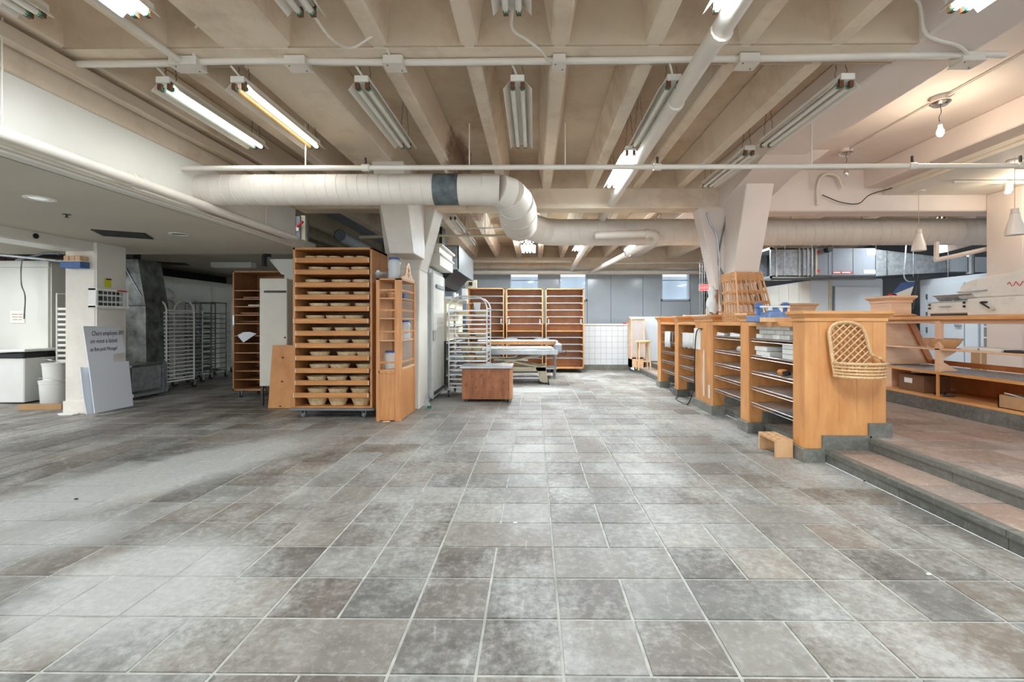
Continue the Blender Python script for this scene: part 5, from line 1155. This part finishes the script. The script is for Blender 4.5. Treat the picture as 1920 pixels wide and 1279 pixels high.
# ------------------------------------------------------------------ RIGHT COUNTER
KX = 4.60; KB = 5.25
p6 = pilaster('warm maple pilaster at the far end of the right counter', 4.74, 5.0, 6.19, 6.58, False, ZS2, 1.60)
p7 = pilaster('second raised maple pilaster far behind the blue scale', 4.50, 4.95, 8.2, 8.45, False, ZS2, 1.585)
kc = thing('shelf_counter', 'long open maple shelf counter on the raised floor at right', 'counter', (KX+.3, 5.0, ZS2)); ya, yb = 3.6, 6.18
wb_('plinth', KX-.01, KB, ya, yb, ZS2, .37, 'curb', kc)
wb_('base_board', KX, KB, ya, yb, .37, .395, 'maple_h', kc); wb_('back_panel', KB-.02, KB, ya, yb, .395, .655, 'maple_in', kc)
wb_('slatted_shelf', KX, KB, ya, yb, .655, .685, 'maple_h', kc)
for i in range(18): wb_('slat', KX+.03+i*.032, KX+.048+i*.032, ya, yb, .686, .692, 'galv', kc)
wb_('counter_top', KX-.03, KB+.05, ya, yb, 1.275, 1.32, 'maple_h', kc, .006); wb_('apron', KX+.02, KX+.04, ya, yb, 1.235, 1.275, 'maple_r', kc); wb_('rear_rail', KB-.02, KB, ya, yb, .70, .76, 'maple_in', kc); wb_('rear_top_rail', KB-.02, KB, ya, yb, 1.23, 1.275, 'maple_in', kc)
ypp = YX(1757, KX)
wb_('front_post', KX, KX+.05, ypp-.03, ypp+.03, .685, 1.275, 'maple_r', kc); MB().prism([(KX+.05, .69), (KX+.24, .69), (KX+.05, .80)], lambda a, b, d: (a, d, b), ypp-.012, ypp+.012).build('gusset', 'maple_r', kc, world=True)
MB().prism([(KX+.05, .93), (KX+.24, .93), (KX+.05, .82)], lambda a, b, d: (a, d, b), ypp-.012, ypp+.012).build('gusset', 'maple_r', kc, world=True)
wb_('lower_post', KX, KX+.02, ypp-.012, ypp+.012, .395, .655, 'maple', kc)
wb_('mid_shelf', KX, KX+.26, ya, yb, .93, .95, 'maple_r', kc, .003)
MB().prism([(KX, .70), (KB, .70), (KB, .74), (KX+.34, 1.2), (KX+.34, 1.26), (KX, 1.26)], lambda a, b, d: (a, d, b), yb-.03, yb).build('end_panel', 'maple_r', kc, world=True)
MB().hexa([(KB-.08, yb-.06, .72), (KB, yb-.06, .72), (KB, yb-.03, .72), (KB-.08, yb-.03, .72)], [(KX+.30, yb-.06, 1.26), (KX+.38, yb-.06, 1.26), (KX+.38, yb-.03, 1.26), (KX+.30, yb-.03, 1.26)]).build('slanted_frame', 'maple_in', kc, world=True)
# things in and on the counter
o = MB().box(KX+.08, KX+.4, YX(1733, KX)+.1, YX(1668, KX)-.05, .395, .60).build('cardboard_box', 'carddark', None, at=(KX+.2, 5.8, .395), bevel=.002); tag(o, 'closed brown cardboard box in the base of the right counter', 'box')
MB().box(KX+.074-KX-.2, KX+.0795-KX-.2, -.02, .10, .10, .16).build('shipping_label', 'paper', o)
o = MB().box(0, .3, 0, .012, 0, .13).box(0, .3, .45, .462, 0, .13).box(0, .012, 0, .462, 0, .13).box(.29, .302, 0, .462, 0, .13).box(0, .3, 0, .46, 0, .008).build('open_carton', 'card', None); o.location = (KX+.05, YX(1862, KX)-.46, .395); tag(o, 'open carton of papers at the right end of the counter base', 'box')
oc = o
for i in range(4):
    q = MB().box(0, .12, 0, .10, 0, .012).build('booklet', 'paper', None); q.location = (KX+.1+.03*i, oc.location.y+.08+.09*i, .41+.03*i); q.rotation_euler = (.3, -.3+.1*i, .4*i); tag(q, 'pale booklet in the open carton, %s from the camera' % ORD[i], 'booklet', 'booklets in the open carton')
o = MB().tube(smooth_path([(KX+.1, 5.5, .41), (KX+.16, 5.42, .43), (KX+.1, 5.36, .41), (KX+.18, 5.3, .42)], 5), .012, 6).build('black_strap', 'black', None, at=(KX+.1, 5.4, .395)); tag(o, 'black coiled strap in the counter base', 'strap')
o = MB().lathe([(.12, 0), (.16, .04), (.2, .10), (.205, .11), (.19, .11), (.15, .045), (.1, .015)], seg=26).build('wooden_bowl', 'pinel', None, smooth=True); o.location = (KX+.13, 5.42, .95); tag(o, 'wide shallow wooden bowl on the counter middle shelf', 'bowl'); o.scale = (.85, 1, 1)
o = MB().box(0, .24, 0, .42, 0, .035).build('pale_case', 'cream', None, bevel=.004); o.location = (KX+.01, 4.63, .95); tag(o, 'flat cream case on the middle shelf of the right counter', 'case'); MB().lathe([(.008, 0), (.006, .006)], (-.006, .22, .018), 8, axis='x').build('knob', 'brown', o)
o = MB().box(0, .24, 0, .6, 0, .025).build('black_tray', 'darkmetal', None, bevel=.004); o.location = (KX+.01, 4.0, .95); tag(o, 'blackened baking tray on the middle shelf at the right edge', 'tray')
for i in range(3): MB().tube([(.02, .1+.17*i, .028), (.2, .16+.17*i, .03)], .008, 6).build('tool', 'steel', o)
# big cream machine on the counter
mc = thing('bread_slicer', 'large cream enamelled bread slicer with a domed hood on the right counter', 'machine', (KX+.3, 4.8, 1.32))
mx = KX+.06
yl, ym, yr = YX(1739, mx), YX(1814, mx), 3.7
wb_('feed_table', mx, mx+.5, ym, yl, 1.345, 1.475, 'cream', mc, .01); wb_('feed_base', mx+.01, mx+.49, ym+.02, yl-.03, 1.32, 1.346, 'black', mc)
wb_('motor_housing', mx-.01, mx+.5, yr, ym-.003, 1.32, 1.50, 'cream', mc, .008)
wb_('table_top', mx, mx+.5, ym, yl+.01, 1.476, 1.486, 'steel', mc)
wb_('feed_handle', mx-.02, mx-.004, YX(1784, mx), YX(1763, mx), 1.422, 1.432, 'galv', mc, .003)
for (u, v) in ((1744, 1.45), (1744, 1.41), (1809, 1.46), (1809, 1.42)): MB().lathe([(.012, -.016), (.014, -.004), (.008, 0)], (mx, YX(u, mx), v), 8, axis='x').build('bolt_knob', 'darkmetal', mc, world=True)
MB().tube([(mx-.03, YX(1843, mx), 1.455), (mx-.045, YX(1864, mx), 1.39)], .008, 6).build('lever', 'black', mc, world=True); MB().lathe([(.018, -.035), (.022, -.02), (.01, 0)], (mx-.01, YX(1866, mx), 1.385), 10, axis='x').build('lever_hub', 'tan', mc, world=True)
MB().tube([(mx-.02, YX(1843, mx), 1.455), (mx-.02, YX(1854, mx), 1.455)], .01, 6).build('switch', 'darkmetal', mc, world=True)
# dome hood : cross-section in y-z extruded along x
hy0, hy1 = YX(1803, mx+.1), 3.7
dome = [(hy0, 1.56), (hy0-.05, 1.66), (hy0-.16, 1.70), (hy0-.4, 1.735), (hy0-.62, 1.74), (hy1, 1.73), (hy1, 1.50), (hy0-.02, 1.50)]
MB().prism(dome, lambda a, b, d: (d, a, b), mx+.04, mx+.46).build('hood', 'cream', mc, world=True, bevel=.02)
MB().prism([(hy0-.42, 1.50), (hy0-.47, 1.62), (hy0-.54, 1.71), (hy0-.66, 1.748), (3.7, 1.745), (3.7, 1.50)], lambda a, b, d: (d, a, b), mx+.0, mx+.47).build('end_shroud', 'cream', mc, world=True, bevel=.015)
wb_('hood_rail', mx+.025, mx+.04, hy0-.36, hy0-.02, 1.575, 1.588, 'steel', mc)
for i in range(22):
    yy = YX(1770, mx+.1)-(YX(1770, mx+.1)-YX(1843, mx+.1))*i/21
    MB().hexa([(mx+.05, yy, 1.487), (mx+.40, yy, 1.487), (mx+.40, yy+.004, 1.487), (mx+.05, yy+.004, 1.487)], [(mx+.03, yy+.05, 1.55), (mx+.38, yy+.05, 1.55), (mx+.38, yy+.054, 1.55), (mx+.03, yy+.054, 1.55)]).build('slicing_blade', 'steel', mc, world=True)
MB().tube([(mx+.03, YX(1768, mx+.1)+.05, 1.552), (mx+.03, YX(1843, mx+.1)+.05, 1.552)], .006, 6).build('blade_bar', 'steel', mc, world=True)
MB().tube(smooth_path([(mx-.002, hy0-.60-.02*j, 1.62+.022*math.sin(j*1.9)) for j in range(10)], 4), .0035, 5).build('faded_red_script', 'red', mc, world=True)
# platter on counter beside pilaster
o = MB().lathe([(.10, 0), (.13, .012), (.10, .03), (.03, .04)], seg=20).build('woven_platter', 'wicker', None, smooth=True); o.location = (KX+.12, 5.95, 1.32); tag(o, 'small woven platter on the counter near the raised pilaster', 'platter')

# ------------------------------------------------------------------ RIGHT KITCHEN BEHIND
t = thing('walk_in_cooler', 'white walk-in cooler behind the right pilasters', 'cooler', (5.9, 10, ZS2)); ax, bx2, fy = X_(1520, 9.5), X_(1655, 9.5), 9.5
zt2 = Z_(1, 527, 9.5)
wb_('body', ax, bx2, fy, 11.5, ZS2, zt2, 'bluewhite', t)
for i in range(5): wb_('side_panel', ax-.012, ax, fy+.01+i*.4, fy+.395+i*.4, ZS2+.05, zt2-.02, 'panel', t)
wb_('corner_post', ax-.005, X_(1553, 9.5), fy-.015, fy, ZS2, zt2, 'bluewhite', t); dr = wb_('door', X_(1562, 9.5), X_(1648, 9.5), fy-.05, fy, ZS2+.05, zt2-.13, 'bluewhite', t, .008); wb_('pipe_chase', X_(1552.5, 9.5), X_(1557, 9.5), fy-.03, fy, ZS2, zt2, 'tan', t)
wb_('door_seal', X_(1561, 9.5), X_(1563, 9.5), fy-.055, fy-.01, ZS2+.05, zt2-.12, 'greymatt', dr); wb_('door_handle', X_(1629, 9.5), X_(1636, 9.5), fy-.09, fy-.05, 1.28, 1.36, 'darkmetal', dr, .01)
wb_('top_trim', X_(1553, 9.5), X_(1652, 9.5), fy-.03, fy+.05, zt2, zt2+.03, 'bluewhite', t)
MB().lathe([(.04, -.06), (.04, 0)], (X_(1554, 9.5), fy-.02, 1.36), 12, axis='y').build('gauge', 'steel', t, world=True)
KW = 7.75; zc = Z_(1, 527, YX(1725, KW))
t = thing('walk_in_cooler', 'white cooler wall with hinged doors seen through the right counter', 'cooler', (KW, 7.5, ZS2))
wb_('body', KW, KW+1.6, 5.2, YX(1725, KW), ZS2, zc, 'bluewhite', t)
for (u0, u1) in ((1730, 1741), (1742, 1811), (1813, 1838)):
    y1_, y0_ = YX(u0, KW), YX(u1, KW); d_ = wb_('door_panel', KW-.04, KW, y0_, y1_, ZS2+.04, zc-.12, 'bluewhite', t, .006)
    if u0 == 1742:
        for z in (.5, 1.05, 1.35, 1.7): wb_('hinge', KW-.05, KW-.035, y1_-.02, y1_+.02, z, z+.1, 'galv', d_)
        wb_('latch', KW-.08, KW-.04, y0_+.03, y0_+.16, 1.17, 1.21, 'steel', d_, .01)
t = thing('wall_shelf', 'white open shelf unit behind the right counter', 'shelving', (7.5, 6.6, ZS2)); yy0, yy1 = YX(1903, 7.5)-.1, YX(1847, 7.5)
wb_('back', 7.72, 7.745, yy0, yy1, ZS2, 1.5, 'bluewhite', t); wb_('side', 7.45, 7.72, yy1-.03, yy1, ZS2, 1.5, 'bluewhite', t)
for z in (.35, .98, 1.16, 1.48): wb_('shelf', 7.45, 7.72, yy0, yy1-.03, z, z+.025, 'bluewhite', t)
o = MB().lathe([(.12, 0), (.15, .05), (.15, .06), (.1, .06)], seg=20).build('woven_tray', 'cane', None, smooth=True); o.location = (7.58, YX(1880, 7.55), 1.005); tag(o, 'pale woven tray on the white wall shelf', 'tray')
for i, (u0, u1, mt, lb) in enumerate(((1820, 1860, 'card', 'brown cardboard box on the kitchen floor behind the counter, left'), (1865, 1900, 'card', 'brown cardboard box on the kitchen floor behind the counter, right'))):
    y1_, y0_ = YX(u0, 7.0), YX(u1, 7.0); o = MB().box(0, .4, 0, y1_-y0_, 0, .55).build('cardboard_box', mt, None, bevel=.003); o.location = (7.0, y0_, ZS2); tag(o, lb, 'box'); MB().box(-.002, 0, (y1_-y0_)*.45, (y1_-y0_)*.55, 0, .55).build('tape', 'tan', o)
# air handling unit and rectangular ducts
t = thing('air_handler', 'large grey air handling unit with galvanised ducts hung over the cooler', 'air handler', (5.8, 9, 2.1)); AY = 9.0
def az(v, y=AY): return Z_(1, v, y)
a0, a1, a2, a3 = X_(1447, AY), X_(1527, AY), X_(1642, AY), X_(1780, AY)
m = MB()
for (x0, x1, y0, y1, z0, z1) in ((a0, a1, AY, AY+.02, az(520), az(468)), (a0, a1, AY, AY+.9, az(520)-.0, az(520)+.02), (a0, a1, AY, AY+.9, az(468)-.02, az(468)), (a0, a1, AY+.88, AY+.9, az(520), az(468))): m.box(x0, x1, y0, y1, z0, z1)
m.build('intake_duct', 'galv', t, world=True)
wb_('intake_flange', a0-.03, a0, AY-.02, AY+.9, az(523), az(519), 'galv', t); wb_('intake_flange', a0-.03, a0, AY-.02, AY+.9, az(470), az(466), 'galv', t); wb_('intake_flange', a0-.03, a0, AY-.02, AY+.02, az(523), az(466), 'galv', t)
wb_('inner_sheet', a0+.35, a0+.37, AY+.02, AY+.88, az(519), az(469), 'black', t)  # black sheet across the duct, set back from its open end
for u in (1455, 1498, 1505, 1514, 1522): wb_('seam', X_(u, AY)-.012, X_(u, AY)+.012, AY-.02, AY, az(520), az(468), 'steel' if u != 1505 else 'greymatt', t)
wb_('unit_body', a1, a2, AY-.02, AY+.95, az(518), az(468), 'greymatt', t, .006)
for u in (1552, 1598): wb_('access_joint', X_(u, AY)-.004, X_(u, AY)+.004, AY-.024, AY-.02, az(517), az(469), 'darkmetal', t)
wb_('mastic_edge', X_(1527.5, AY), X_(1531, AY), AY-.03, AY-.02, az(517), az(470), 'tan', t)
lbp = wb_('warning_label', X_(1559, AY), X_(1596, AY), AY-.026, AY-.021, az(515), az(510.5), 'red', t)['label'] = 'red label with white lettering'
for a, b in ((1561, 1574), (1577, 1593)): wb_('lettering_bar', X_(a, AY), X_(b, AY), AY-.0285, AY-.0265, az(513.8), az(511.8), 'paper', t)
for v in (475, 510): MB().lathe([(.03, -.012), (.03, 0)], (X_(1533, AY), AY-.02, az(v)), 12, axis='y').build('red_port', 'red', t, world=True)
wb_('white_label', X_(1623, AY), X_(1641, AY), AY-.026, AY-.02, az(481), az(470), 'paper', t); wb_('barcode_label', X_(1618, AY), X_(1641, AY), AY-.026, AY-.02, az(515), az(508), 'paper', t)
MB().hexa([(a2, AY, az(519)), (a3, AY, az(512)), (a3, AY+.9, az(512)), (a2, AY+.9, az(519))], [(a2, AY, az(470)), (a3, AY, az(486)), (a3, AY+.9, az(486)), (a2, AY+.9, az(470))]).build('tapered_duct', 'galv', t, world=True)
wb_('duct_seam', X_(1663, AY)-.01, X_(1663, AY)+.01, AY-.015, AY+.0, az(518), az(472), 'galvdark', t); wb_('branch_box', X_(1781, AY), X_(1816, AY), AY+.02, AY+.6, az(511), az(483), 'bluewhite', t)
wb_('branch_duct', X_(1822, AY), X_(1905, AY), AY+.02, AY+.6, az(512), az(484), 'bluewhite', t); MB().tube([(X_(1826, AY), AY+.1, az(478)), (X_(1826, AY), AY+.1, az(515))], .09, 14).build('round_riser', 'steel', t, world=True)
wb_('tray_bracket', a0, a2, AY, AY+.04, az(526), az(523), 'darkmetal', t)
for u in (1470, 1520, 1560, 1640, 1710, 1775): MB().tube([(X_(u, AY), AY-.03, az(520)), (X_(u, AY), AY-.03, 3.1)], .005, 5).build('hanger_rod', 'galv', t, world=True)
MB().lathe([(.05, -.12), (.05, 0)], (X_(1548, AY), AY-.02, az(472)), 12, axis='y').build('motor', 'black', t, world=True)
cable('grey_cable', 'grey flexible cable looping down in front of the tapered duct', [(X_(1700, 8.6), 8.6, 2.8), (X_(1697, 8.6), 8.6, 2.4), (X_(1695, 8.6), 8.6, 2.1), (X_(1702, 8.6), 8.6, 2.0), (X_(1715, 8.6), 8.6, 1.99)], .012, 'galv')
cable('white_bent_pipe', 'white pipe with an elbow crossing under the far right beam', [(X_(1756, 7.0), 7.0, 2.45), (X_(1756, 7.0), 7.0, 2.22), (X_(1760, 7.0), 7.0, 2.19), (X_(1830, 6.9), 6.8, 2.30), (X_(1903, 6.6), 6.6, 2.36)], .035, 'pinkish', 'pipe', 3)
# leaning flag
t = thing('flag', 'furled blue, white and red flag leaning beside the raised pilaster', 'flag', (X_(1690, 7.5), 7.5, 1.6)); YF = 7.5
MB().tube([P(1722, 516, YF), P(1712, 580, YF)], .008, 6).build('flag_pole', 'darkmetal', t, world=True)
for (pp, mt, nm_) in ((((1672, 553), (1690, 530), (1716, 528), (1712, 537)), 'blue', 'blue_stripe'), (((1672, 553), (1712, 537), (1706, 556)), 'paper', 'white_stripe'), (((1660, 560), (1668, 550), (1681, 552), (1678, 562)), 'red', 'red_stripe')):
    m = MB(); n = len(pp); m.prism([(P(a, b, YF).x, P(a, b, YF).z) for a, b in pp], lambda a, b, d: (a, d, b), YF-.01, YF+.01); m.build(nm_, mt, t, world=True)

# ------------------------------------------------------------------ REAR DARK BAY ABOVE THE TALL RACK
t = thing('exhaust_duct', 'dark open ended round duct above the tall drawer rack', 'duct', (X_(635, 8.2), 8.2, 2.75)); p0 = P(637, 441, 8.2); p1 = P(735, 490, 12.5)
MB().tube([p0, p1], .105, 20, caps=False).build('duct_wall', 'galv', t, world=True, smooth=True); MB().tube([p0+Vector((0, .02, 0)), p1], .098, 20).build('dark_interior', 'black', t, world=True)
pipe('dark_pipe', 'horizontal cream pipe in the dark bay above the tall rack', [(-3.4, 9.0, Z_(600, 445, 9)), (-1.9, 9.0, Z_(600, 442, 9))], .03, 'tan')
t = thing('electrical_box', 'dark grey electrical box with a red lever above the tall rack', 'electrical box', (X_(550, 7.2), 7.0, 2.6)); wb_('box', X_(539, 7.0), X_(553, 7.0), 7.0, 7.2, Z_(1, 452, 7), Z_(1, 403, 7), 'darkmetal', t, .004); wb_('side_box', X_(553.5, 7.0), X_(561, 7.0), 7.02, 7.3, Z_(1, 450, 7), Z_(1, 406, 7), 'greymatt', t)
wb_('label', X_(555, 7.0), X_(560, 7.0), 7.0, 7.02, Z_(1, 434, 7), Z_(1, 424, 7), 'paper', t); MB().tube([P(557, 425, 7.0), P(568, 416, 6.95)], .018, 6).build('lever', 'red', t, world=True)
wb_('panel', X_(561, 7.0), X_(569, 7.0), 7.05, 7.1, Z_(1, 462, 7), Z_(1, 404, 7), 'tan', t)

# ------------------------------------------------------------------ LEFT AREA OBJECTS
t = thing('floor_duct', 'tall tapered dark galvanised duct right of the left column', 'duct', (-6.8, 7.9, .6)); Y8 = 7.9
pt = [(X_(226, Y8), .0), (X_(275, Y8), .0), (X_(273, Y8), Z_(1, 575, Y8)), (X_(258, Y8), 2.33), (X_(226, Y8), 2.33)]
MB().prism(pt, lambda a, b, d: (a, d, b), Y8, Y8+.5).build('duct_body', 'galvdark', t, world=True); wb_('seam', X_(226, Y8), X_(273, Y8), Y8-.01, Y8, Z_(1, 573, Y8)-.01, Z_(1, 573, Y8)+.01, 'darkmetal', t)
MB().tube([(X_(228, Y8), Y8-.01, 2.3), (X_(266, Y8), Y8-.01, 1.7)], .006, 4).build('crease', 'galv', t, world=True)
gx = -6.36; ya_, yb_ = YX(247, gx), YX(312, gx)
t = thing('galvanised_hatch', 'galvanised metal box standing on the floor behind the white boards', 'duct section', (gx-.3, (ya_+yb_)/2, 0))
wb_('body', gx-.45, gx-.03, ya_, yb_, .05, .56, 'galvdark', t, .004); wb_('face_sheet', gx-.03, gx-.015, ya_+.04, yb_-.10, .14, .52, 'galv', t); wb_('lower_flange', gx-.03, gx+.03, ya_, yb_, .05, .10, 'galv', t, .004); wb_('upper_flange', gx-.03, gx+.0, ya_, yb_, .53, .56, 'galvdark', t)
for y in (yb_-.08, yb_-.045, yb_-.015): wb_('upright_rib', gx-.03, gx+.01, y, y+.018, .08, .56, 'galv', t)
wb_('foot', gx-.3, gx-.1, ya_+.3, ya_+.36, 0, .05, 'darkmetal', t); wb_('foot', gx-.3, gx-.1, yb_-.1, yb_-.05, 0, .05, 'darkmetal', t)
# foam boards
def board(pts, off, th, label, name='foam_board', lean=.07):
    vs = []
    for (px, py) in pts:
        x = -5.955+off
        for _ in range(3):
            y = YX(px, x); z = Z_(px, py, y); x = -5.955+off+.10-lean*max(z, 0)
        vs.append((x, y, max(z, 0.001)))
    c = vs[0]; m = MB(); n = len(vs)
    m.add([v for v in vs]+[(v[0]-th, v[1], v[2]) for v in vs], [tuple(range(n)), tuple(range(n, 2*n))[::-1]]+[(i, (i+1) % n, n+(i+1) % n, n+i) for i in range(n)])
    o = m.build(name, 'foam', None, at=(-5.95, 6.5, 0)); return tag(o, label, 'board'), vs
fb, fv = board([(156, 611.5), (225, 612), (236, 661), (212, 664), (212, 679), (241.5, 677), (250, 761), (178, 775), (169, 700)], .10, .012, 'notched white foam board with three handwritten lines leaning on the left column')
board([(150.5, 688), (172, 690), (176, 745), (182, 776), (163, 777), (157, 745)], .03, .012, 'narrow blank white board leaning behind the left edge of the notched one', lean=.06)
for i, (s_, px, py, sz_) in enumerate((('Chers employés BM', 171, 629.5, .088), ('on vous a laissé', 168.5, 644, .085), ('un Bon petit Message!', 168.5, 659, .074))):
    x = -5.955+.10+.10; 
    for _ in range(3): y = YX(px, x); z = Z_(px, py, y); x = -5.955+.20-.07*z
    me = text_mesh(s_, sz_, 'handwriting', .0004, .25); me.materials.clear(); me.materials.append(M['ink'])
    o = bpy.data.objects.new('handwriting', me); C.objects.link(o); o.parent = fb; o.location = (x+5.95+.004, y-6.5, z); o.rotation_euler = (PI/2, 0, PI/2); o.rotation_euler[1] = 0; o.scale = ((.66, .74, .60)[i], 1, 1)
    o.rotation_euler = Matrix(((0, -.07, 1), (1, 0, 0), (0, 1, .07))).to_euler()
# things on the left column
t = thing('insect_lamp', 'white caged electric insect lamp mounted on the side of the left column', 'insect lamp', (-5.98, 6.55, 1.35)); y0_, y1_ = YX(176, -5.9), YX(238, -5.9); z0_, z1_ = 1.44, 1.71
for z in (z0_, z1_-.035): wb_('rail', -5.985, -5.86, y0_, y1_, z, z+.035, 'hdpe', t, .006)
wb_('end_cap', -5.985, -5.87, y0_, y0_+.04, z0_, z1_, 'hdpe', t, .008); wb_('end_cap', -5.985, -5.87, y1_-.02, y1_, z0_, z1_, 'hdpe', t, .005); wb_('back_grid', -5.984, -5.97, y0_+.04, y1_-.02, z0_+.03, z1_-.03, 'galvdark', t)
for z in (z0_+.09, z0_+.18): MB().tube([(-5.93, y0_+.05, z), (-5.93, y1_-.03, z)], .014, 8).build('lamp_tube', 'foam', t, world=True)
m = MB(); n_ = 7
for i in range(1, n_): yy = y0_+.04+(y1_-y0_-.06)*i/n_; m.tube([(-5.87, yy, z0_+.02), (-5.87, yy, z1_-.02)], .004, 5)
m.build('guard_wires', 'hdpe', t, world=True)
wb_('label', -5.8595, -5.857, y1_-.2, y1_-.05, z1_-.03, z1_-.01, 'red', t)
o = MB().box(-5.984, -5.982, YX(196, -5.98), YX(209, -5.98), 1.74, 1.86).build('yellow_sticker', 'yellow', None, at=(-5.98, 6.5, 1.8)); tag(o, 'yellow and black warning sticker above the insect lamp', 'sticker'); MB().box(.0005, .0015, YX(199, -5.98)-6.5, YX(209, -5.98)-6.5, .042, .06).build('black_heading', 'black', o)
t = thing('blue_box', 'blue box strapped high on the front of the left column', 'box', (P(140, 498, 6.2).x, 6.24, P(140, 503, 6.2).z)); z5 = P(1, 503, 6.2).z
wb_('box', X_(119, 6.2), X_(157, 6.2), 6.15, 6.285, z5, z5+.085, 'blue', t, .003); wb_('lid_sheet', X_(118, 6.2), X_(160, 6.2), 6.14, 6.285, z5+.085, z5+.092, 'hdpe', t)
t = thing('connector_block', 'pale wooden connector block on top of the blue box', 'block', (P(140, 490, 6.2).x, 6.24, z5+.092))
for i in range(3): wb_('module', X_(123+i*10.5, 6.2), X_(132.5+i*10.5, 6.2), 6.17, 6.28, z5+.092, z5+.165, 'pinel', t, .003)
pipe('left_conduit', 'grey conduit running from the left edge to the left column', [(X_(-60, 6.9), 6.9, Z_(1, 472, 6.9)), (X_(118, 6.9), 6.9, Z_(1, 490, 6.9))], .022, 'galv', 'conduit')
cable('hanging_plug_cord', 'dark cord with a plug hanging in front of the cold room', [(X_(80, 7.2), 7.2, 2.22), (X_(48, 7.2), 7.2, 2.27), (X_(40, 7.2), 7.2, 2.15), (X_(40, 7.2), 7.2, 1.85), (X_(47, 7.2), 7.2, 1.65), (X_(45, 7.2), 7.2, 1.3)], .009, 'galvdark', 'cord')
cable('cable_bundle', 'tangle of blue grey cables above the cold room', [(X_(30, 7.2), 7.2, 2.22), (X_(70, 7.2), 7.2, 2.30), (X_(90, 7.15), 7.15, 2.33), (X_(112, 7.1), 7.1, 2.30)], .016, 'greymatt', 'cable')
o = MB().box(X_(19, 7.42), X_(46, 7.42), 7.42, 7.426, Z_(1, 606, 7.42), Z_(1, 583, 7.42)).build('paper_notice', 'paper', None, at=(X_(30, 7.42), 7.42, 1.3)); tag(o, 'handwritten paper notice taped to the cold room wall', 'notice')
for i in range(3):
    for (a, b) in ((22+i, 33), (35, 43-i)): MB().box(X_(a, 7.42)-X_(30, 7.42), X_(b, 7.42)-X_(30, 7.42), -.002, -.001, Z_(1, 590+5*i, 7.42)-1.3, Z_(1, 589+5*i, 7.42)-1.3).build('writing_line', 'card', o)
t = thing('trash_bin', 'large white plastic bin with a cracked lid and black liner at the left edge', 'trash bin', (X_(20, 7.2), 7.25, 0)); a, b = X_(-25, 7.0), X_(52, 7.0)
MB().hexa([(a+.06, 7.0, .02), (b-.06, 7.0, .02), (b-.06, 7.35, .02), (a+.06, 7.35, .02)], [(a, 6.95, .74), (b, 6.95, .74), (b, 7.40, .74), (a, 7.40, .74)]).build('bin_body', 'hdpe', t, world=True, bevel=.012)
MB().hexa([(a+.0, 6.93, .70), (b+.01, 6.93, .70), (b+.01, 7.42, .70), (a, 7.42, .70)], [(a+.02, 6.94, .77), (b-.0, 6.94, .79), (b, 7.41, .79), (a+.02, 7.41, .77)]).build('black_liner', 'black', t, world=True, bevel=.012)
MB().hexa([(a, 6.9, .79), (b+.06, 6.9, .80), (b+.06, 7.44, .80), (a, 7.44, .79)], [(a, 6.9, .82), (b+.06, 6.9, .84), (b+.06, 7.44, .84), (a, 7.44, .82)]).build('lid', 'hdpe', t, world=True, bevel=.008)
def bucket(loc, r, h, label):
    t = thing('bucket', label, 'bucket', loc, group='stacked white buckets')
    MB().lathe([(r*.86, 0), (r*.9, h*.02), (r, h*.86), (r*1.04, h*.87), (r*1.04, h*.90), (r, h*.90), (r, h*.96)], seg=24).build('pail', 'hdpe', t, smooth=True)
    MB().lathe([(r*1.05, h*.94), (r*1.06, h), (r*.9, h), (.01, h*.99)], seg=24).build('lid', 'hdpe', t, smooth=True)
    MB().tube([(r*1.05*math.cos(a), r*1.05*math.sin(a)*.9-.01, h*.86-.1*math.sin(a*1.0+0)) for a in [-PI*j/12 for j in range(13)]], .003, 5).build('handle', 'steel', t)
bucket((X_(95, 6.95), 7.0, 0), .165, .37, 'lower white plastic bucket beside the left column'); bucket((X_(97, 6.95), 7.0, .37), .145, .26, 'smaller white plastic bucket stacked on top of the lower one')
o = MB().box(-.28, .28, -.04, .04, 0, .075).build('timber_offcut', 'card', None, bevel=.003); o.location = (X_(82, 6.6), 6.58, 0); o.rotation_euler = (0, .0, .12); tag(o, 'short brown timber offcut on the floor before the buckets', 'timber')
o = MB().lathe([(.11, 0), (.12, .01), (.115, .022), (.02, .024)], seg=9, sx=1.1, sy=.6).build('white_slab', 'hdpe', None); o.location = (X_(128, 6.2), 6.2, 0); tag(o, 'flat white chip of plastic on the floor by the left column', 'litter')
# small litter
for (px, py, mt, nm_, lb) in ((966, 982, 'foam', 'small_tube', 'tiny blue grey tube on the central floor slabs'), (143, 940, 'black', 'dark_scrap', 'tiny dark scrap on the dusty left floor'), (1622, 901, 'black', 'dark_scrap', 'tiny dark scrap beside the lower step edge'), (1742, 1075, 'litter', 'paper_scrap', 'tiny white scrap on the right floor slabs')):
    v = (py-604)/870; d = CAMZ/v; p = P(px, py, d)
    o = MB().box(-.012, .012, -.006, .006, 0, .008).build(nm_, mt, None, bevel=.002); o.location = (p.x, d, .001); tag(o, lb, 'litter')
o = MB().lathe([(.01, 0), (.022, .006), (.02, .018), (.005, .02)], seg=8, sx=2.2).build('cork_wedge', 'pinel', None); o.location = (X_(724, 5.76), 5.76, 0); tag(o, 'small pale wooden wedge at the foot of the pine cabinet', 'wedge')
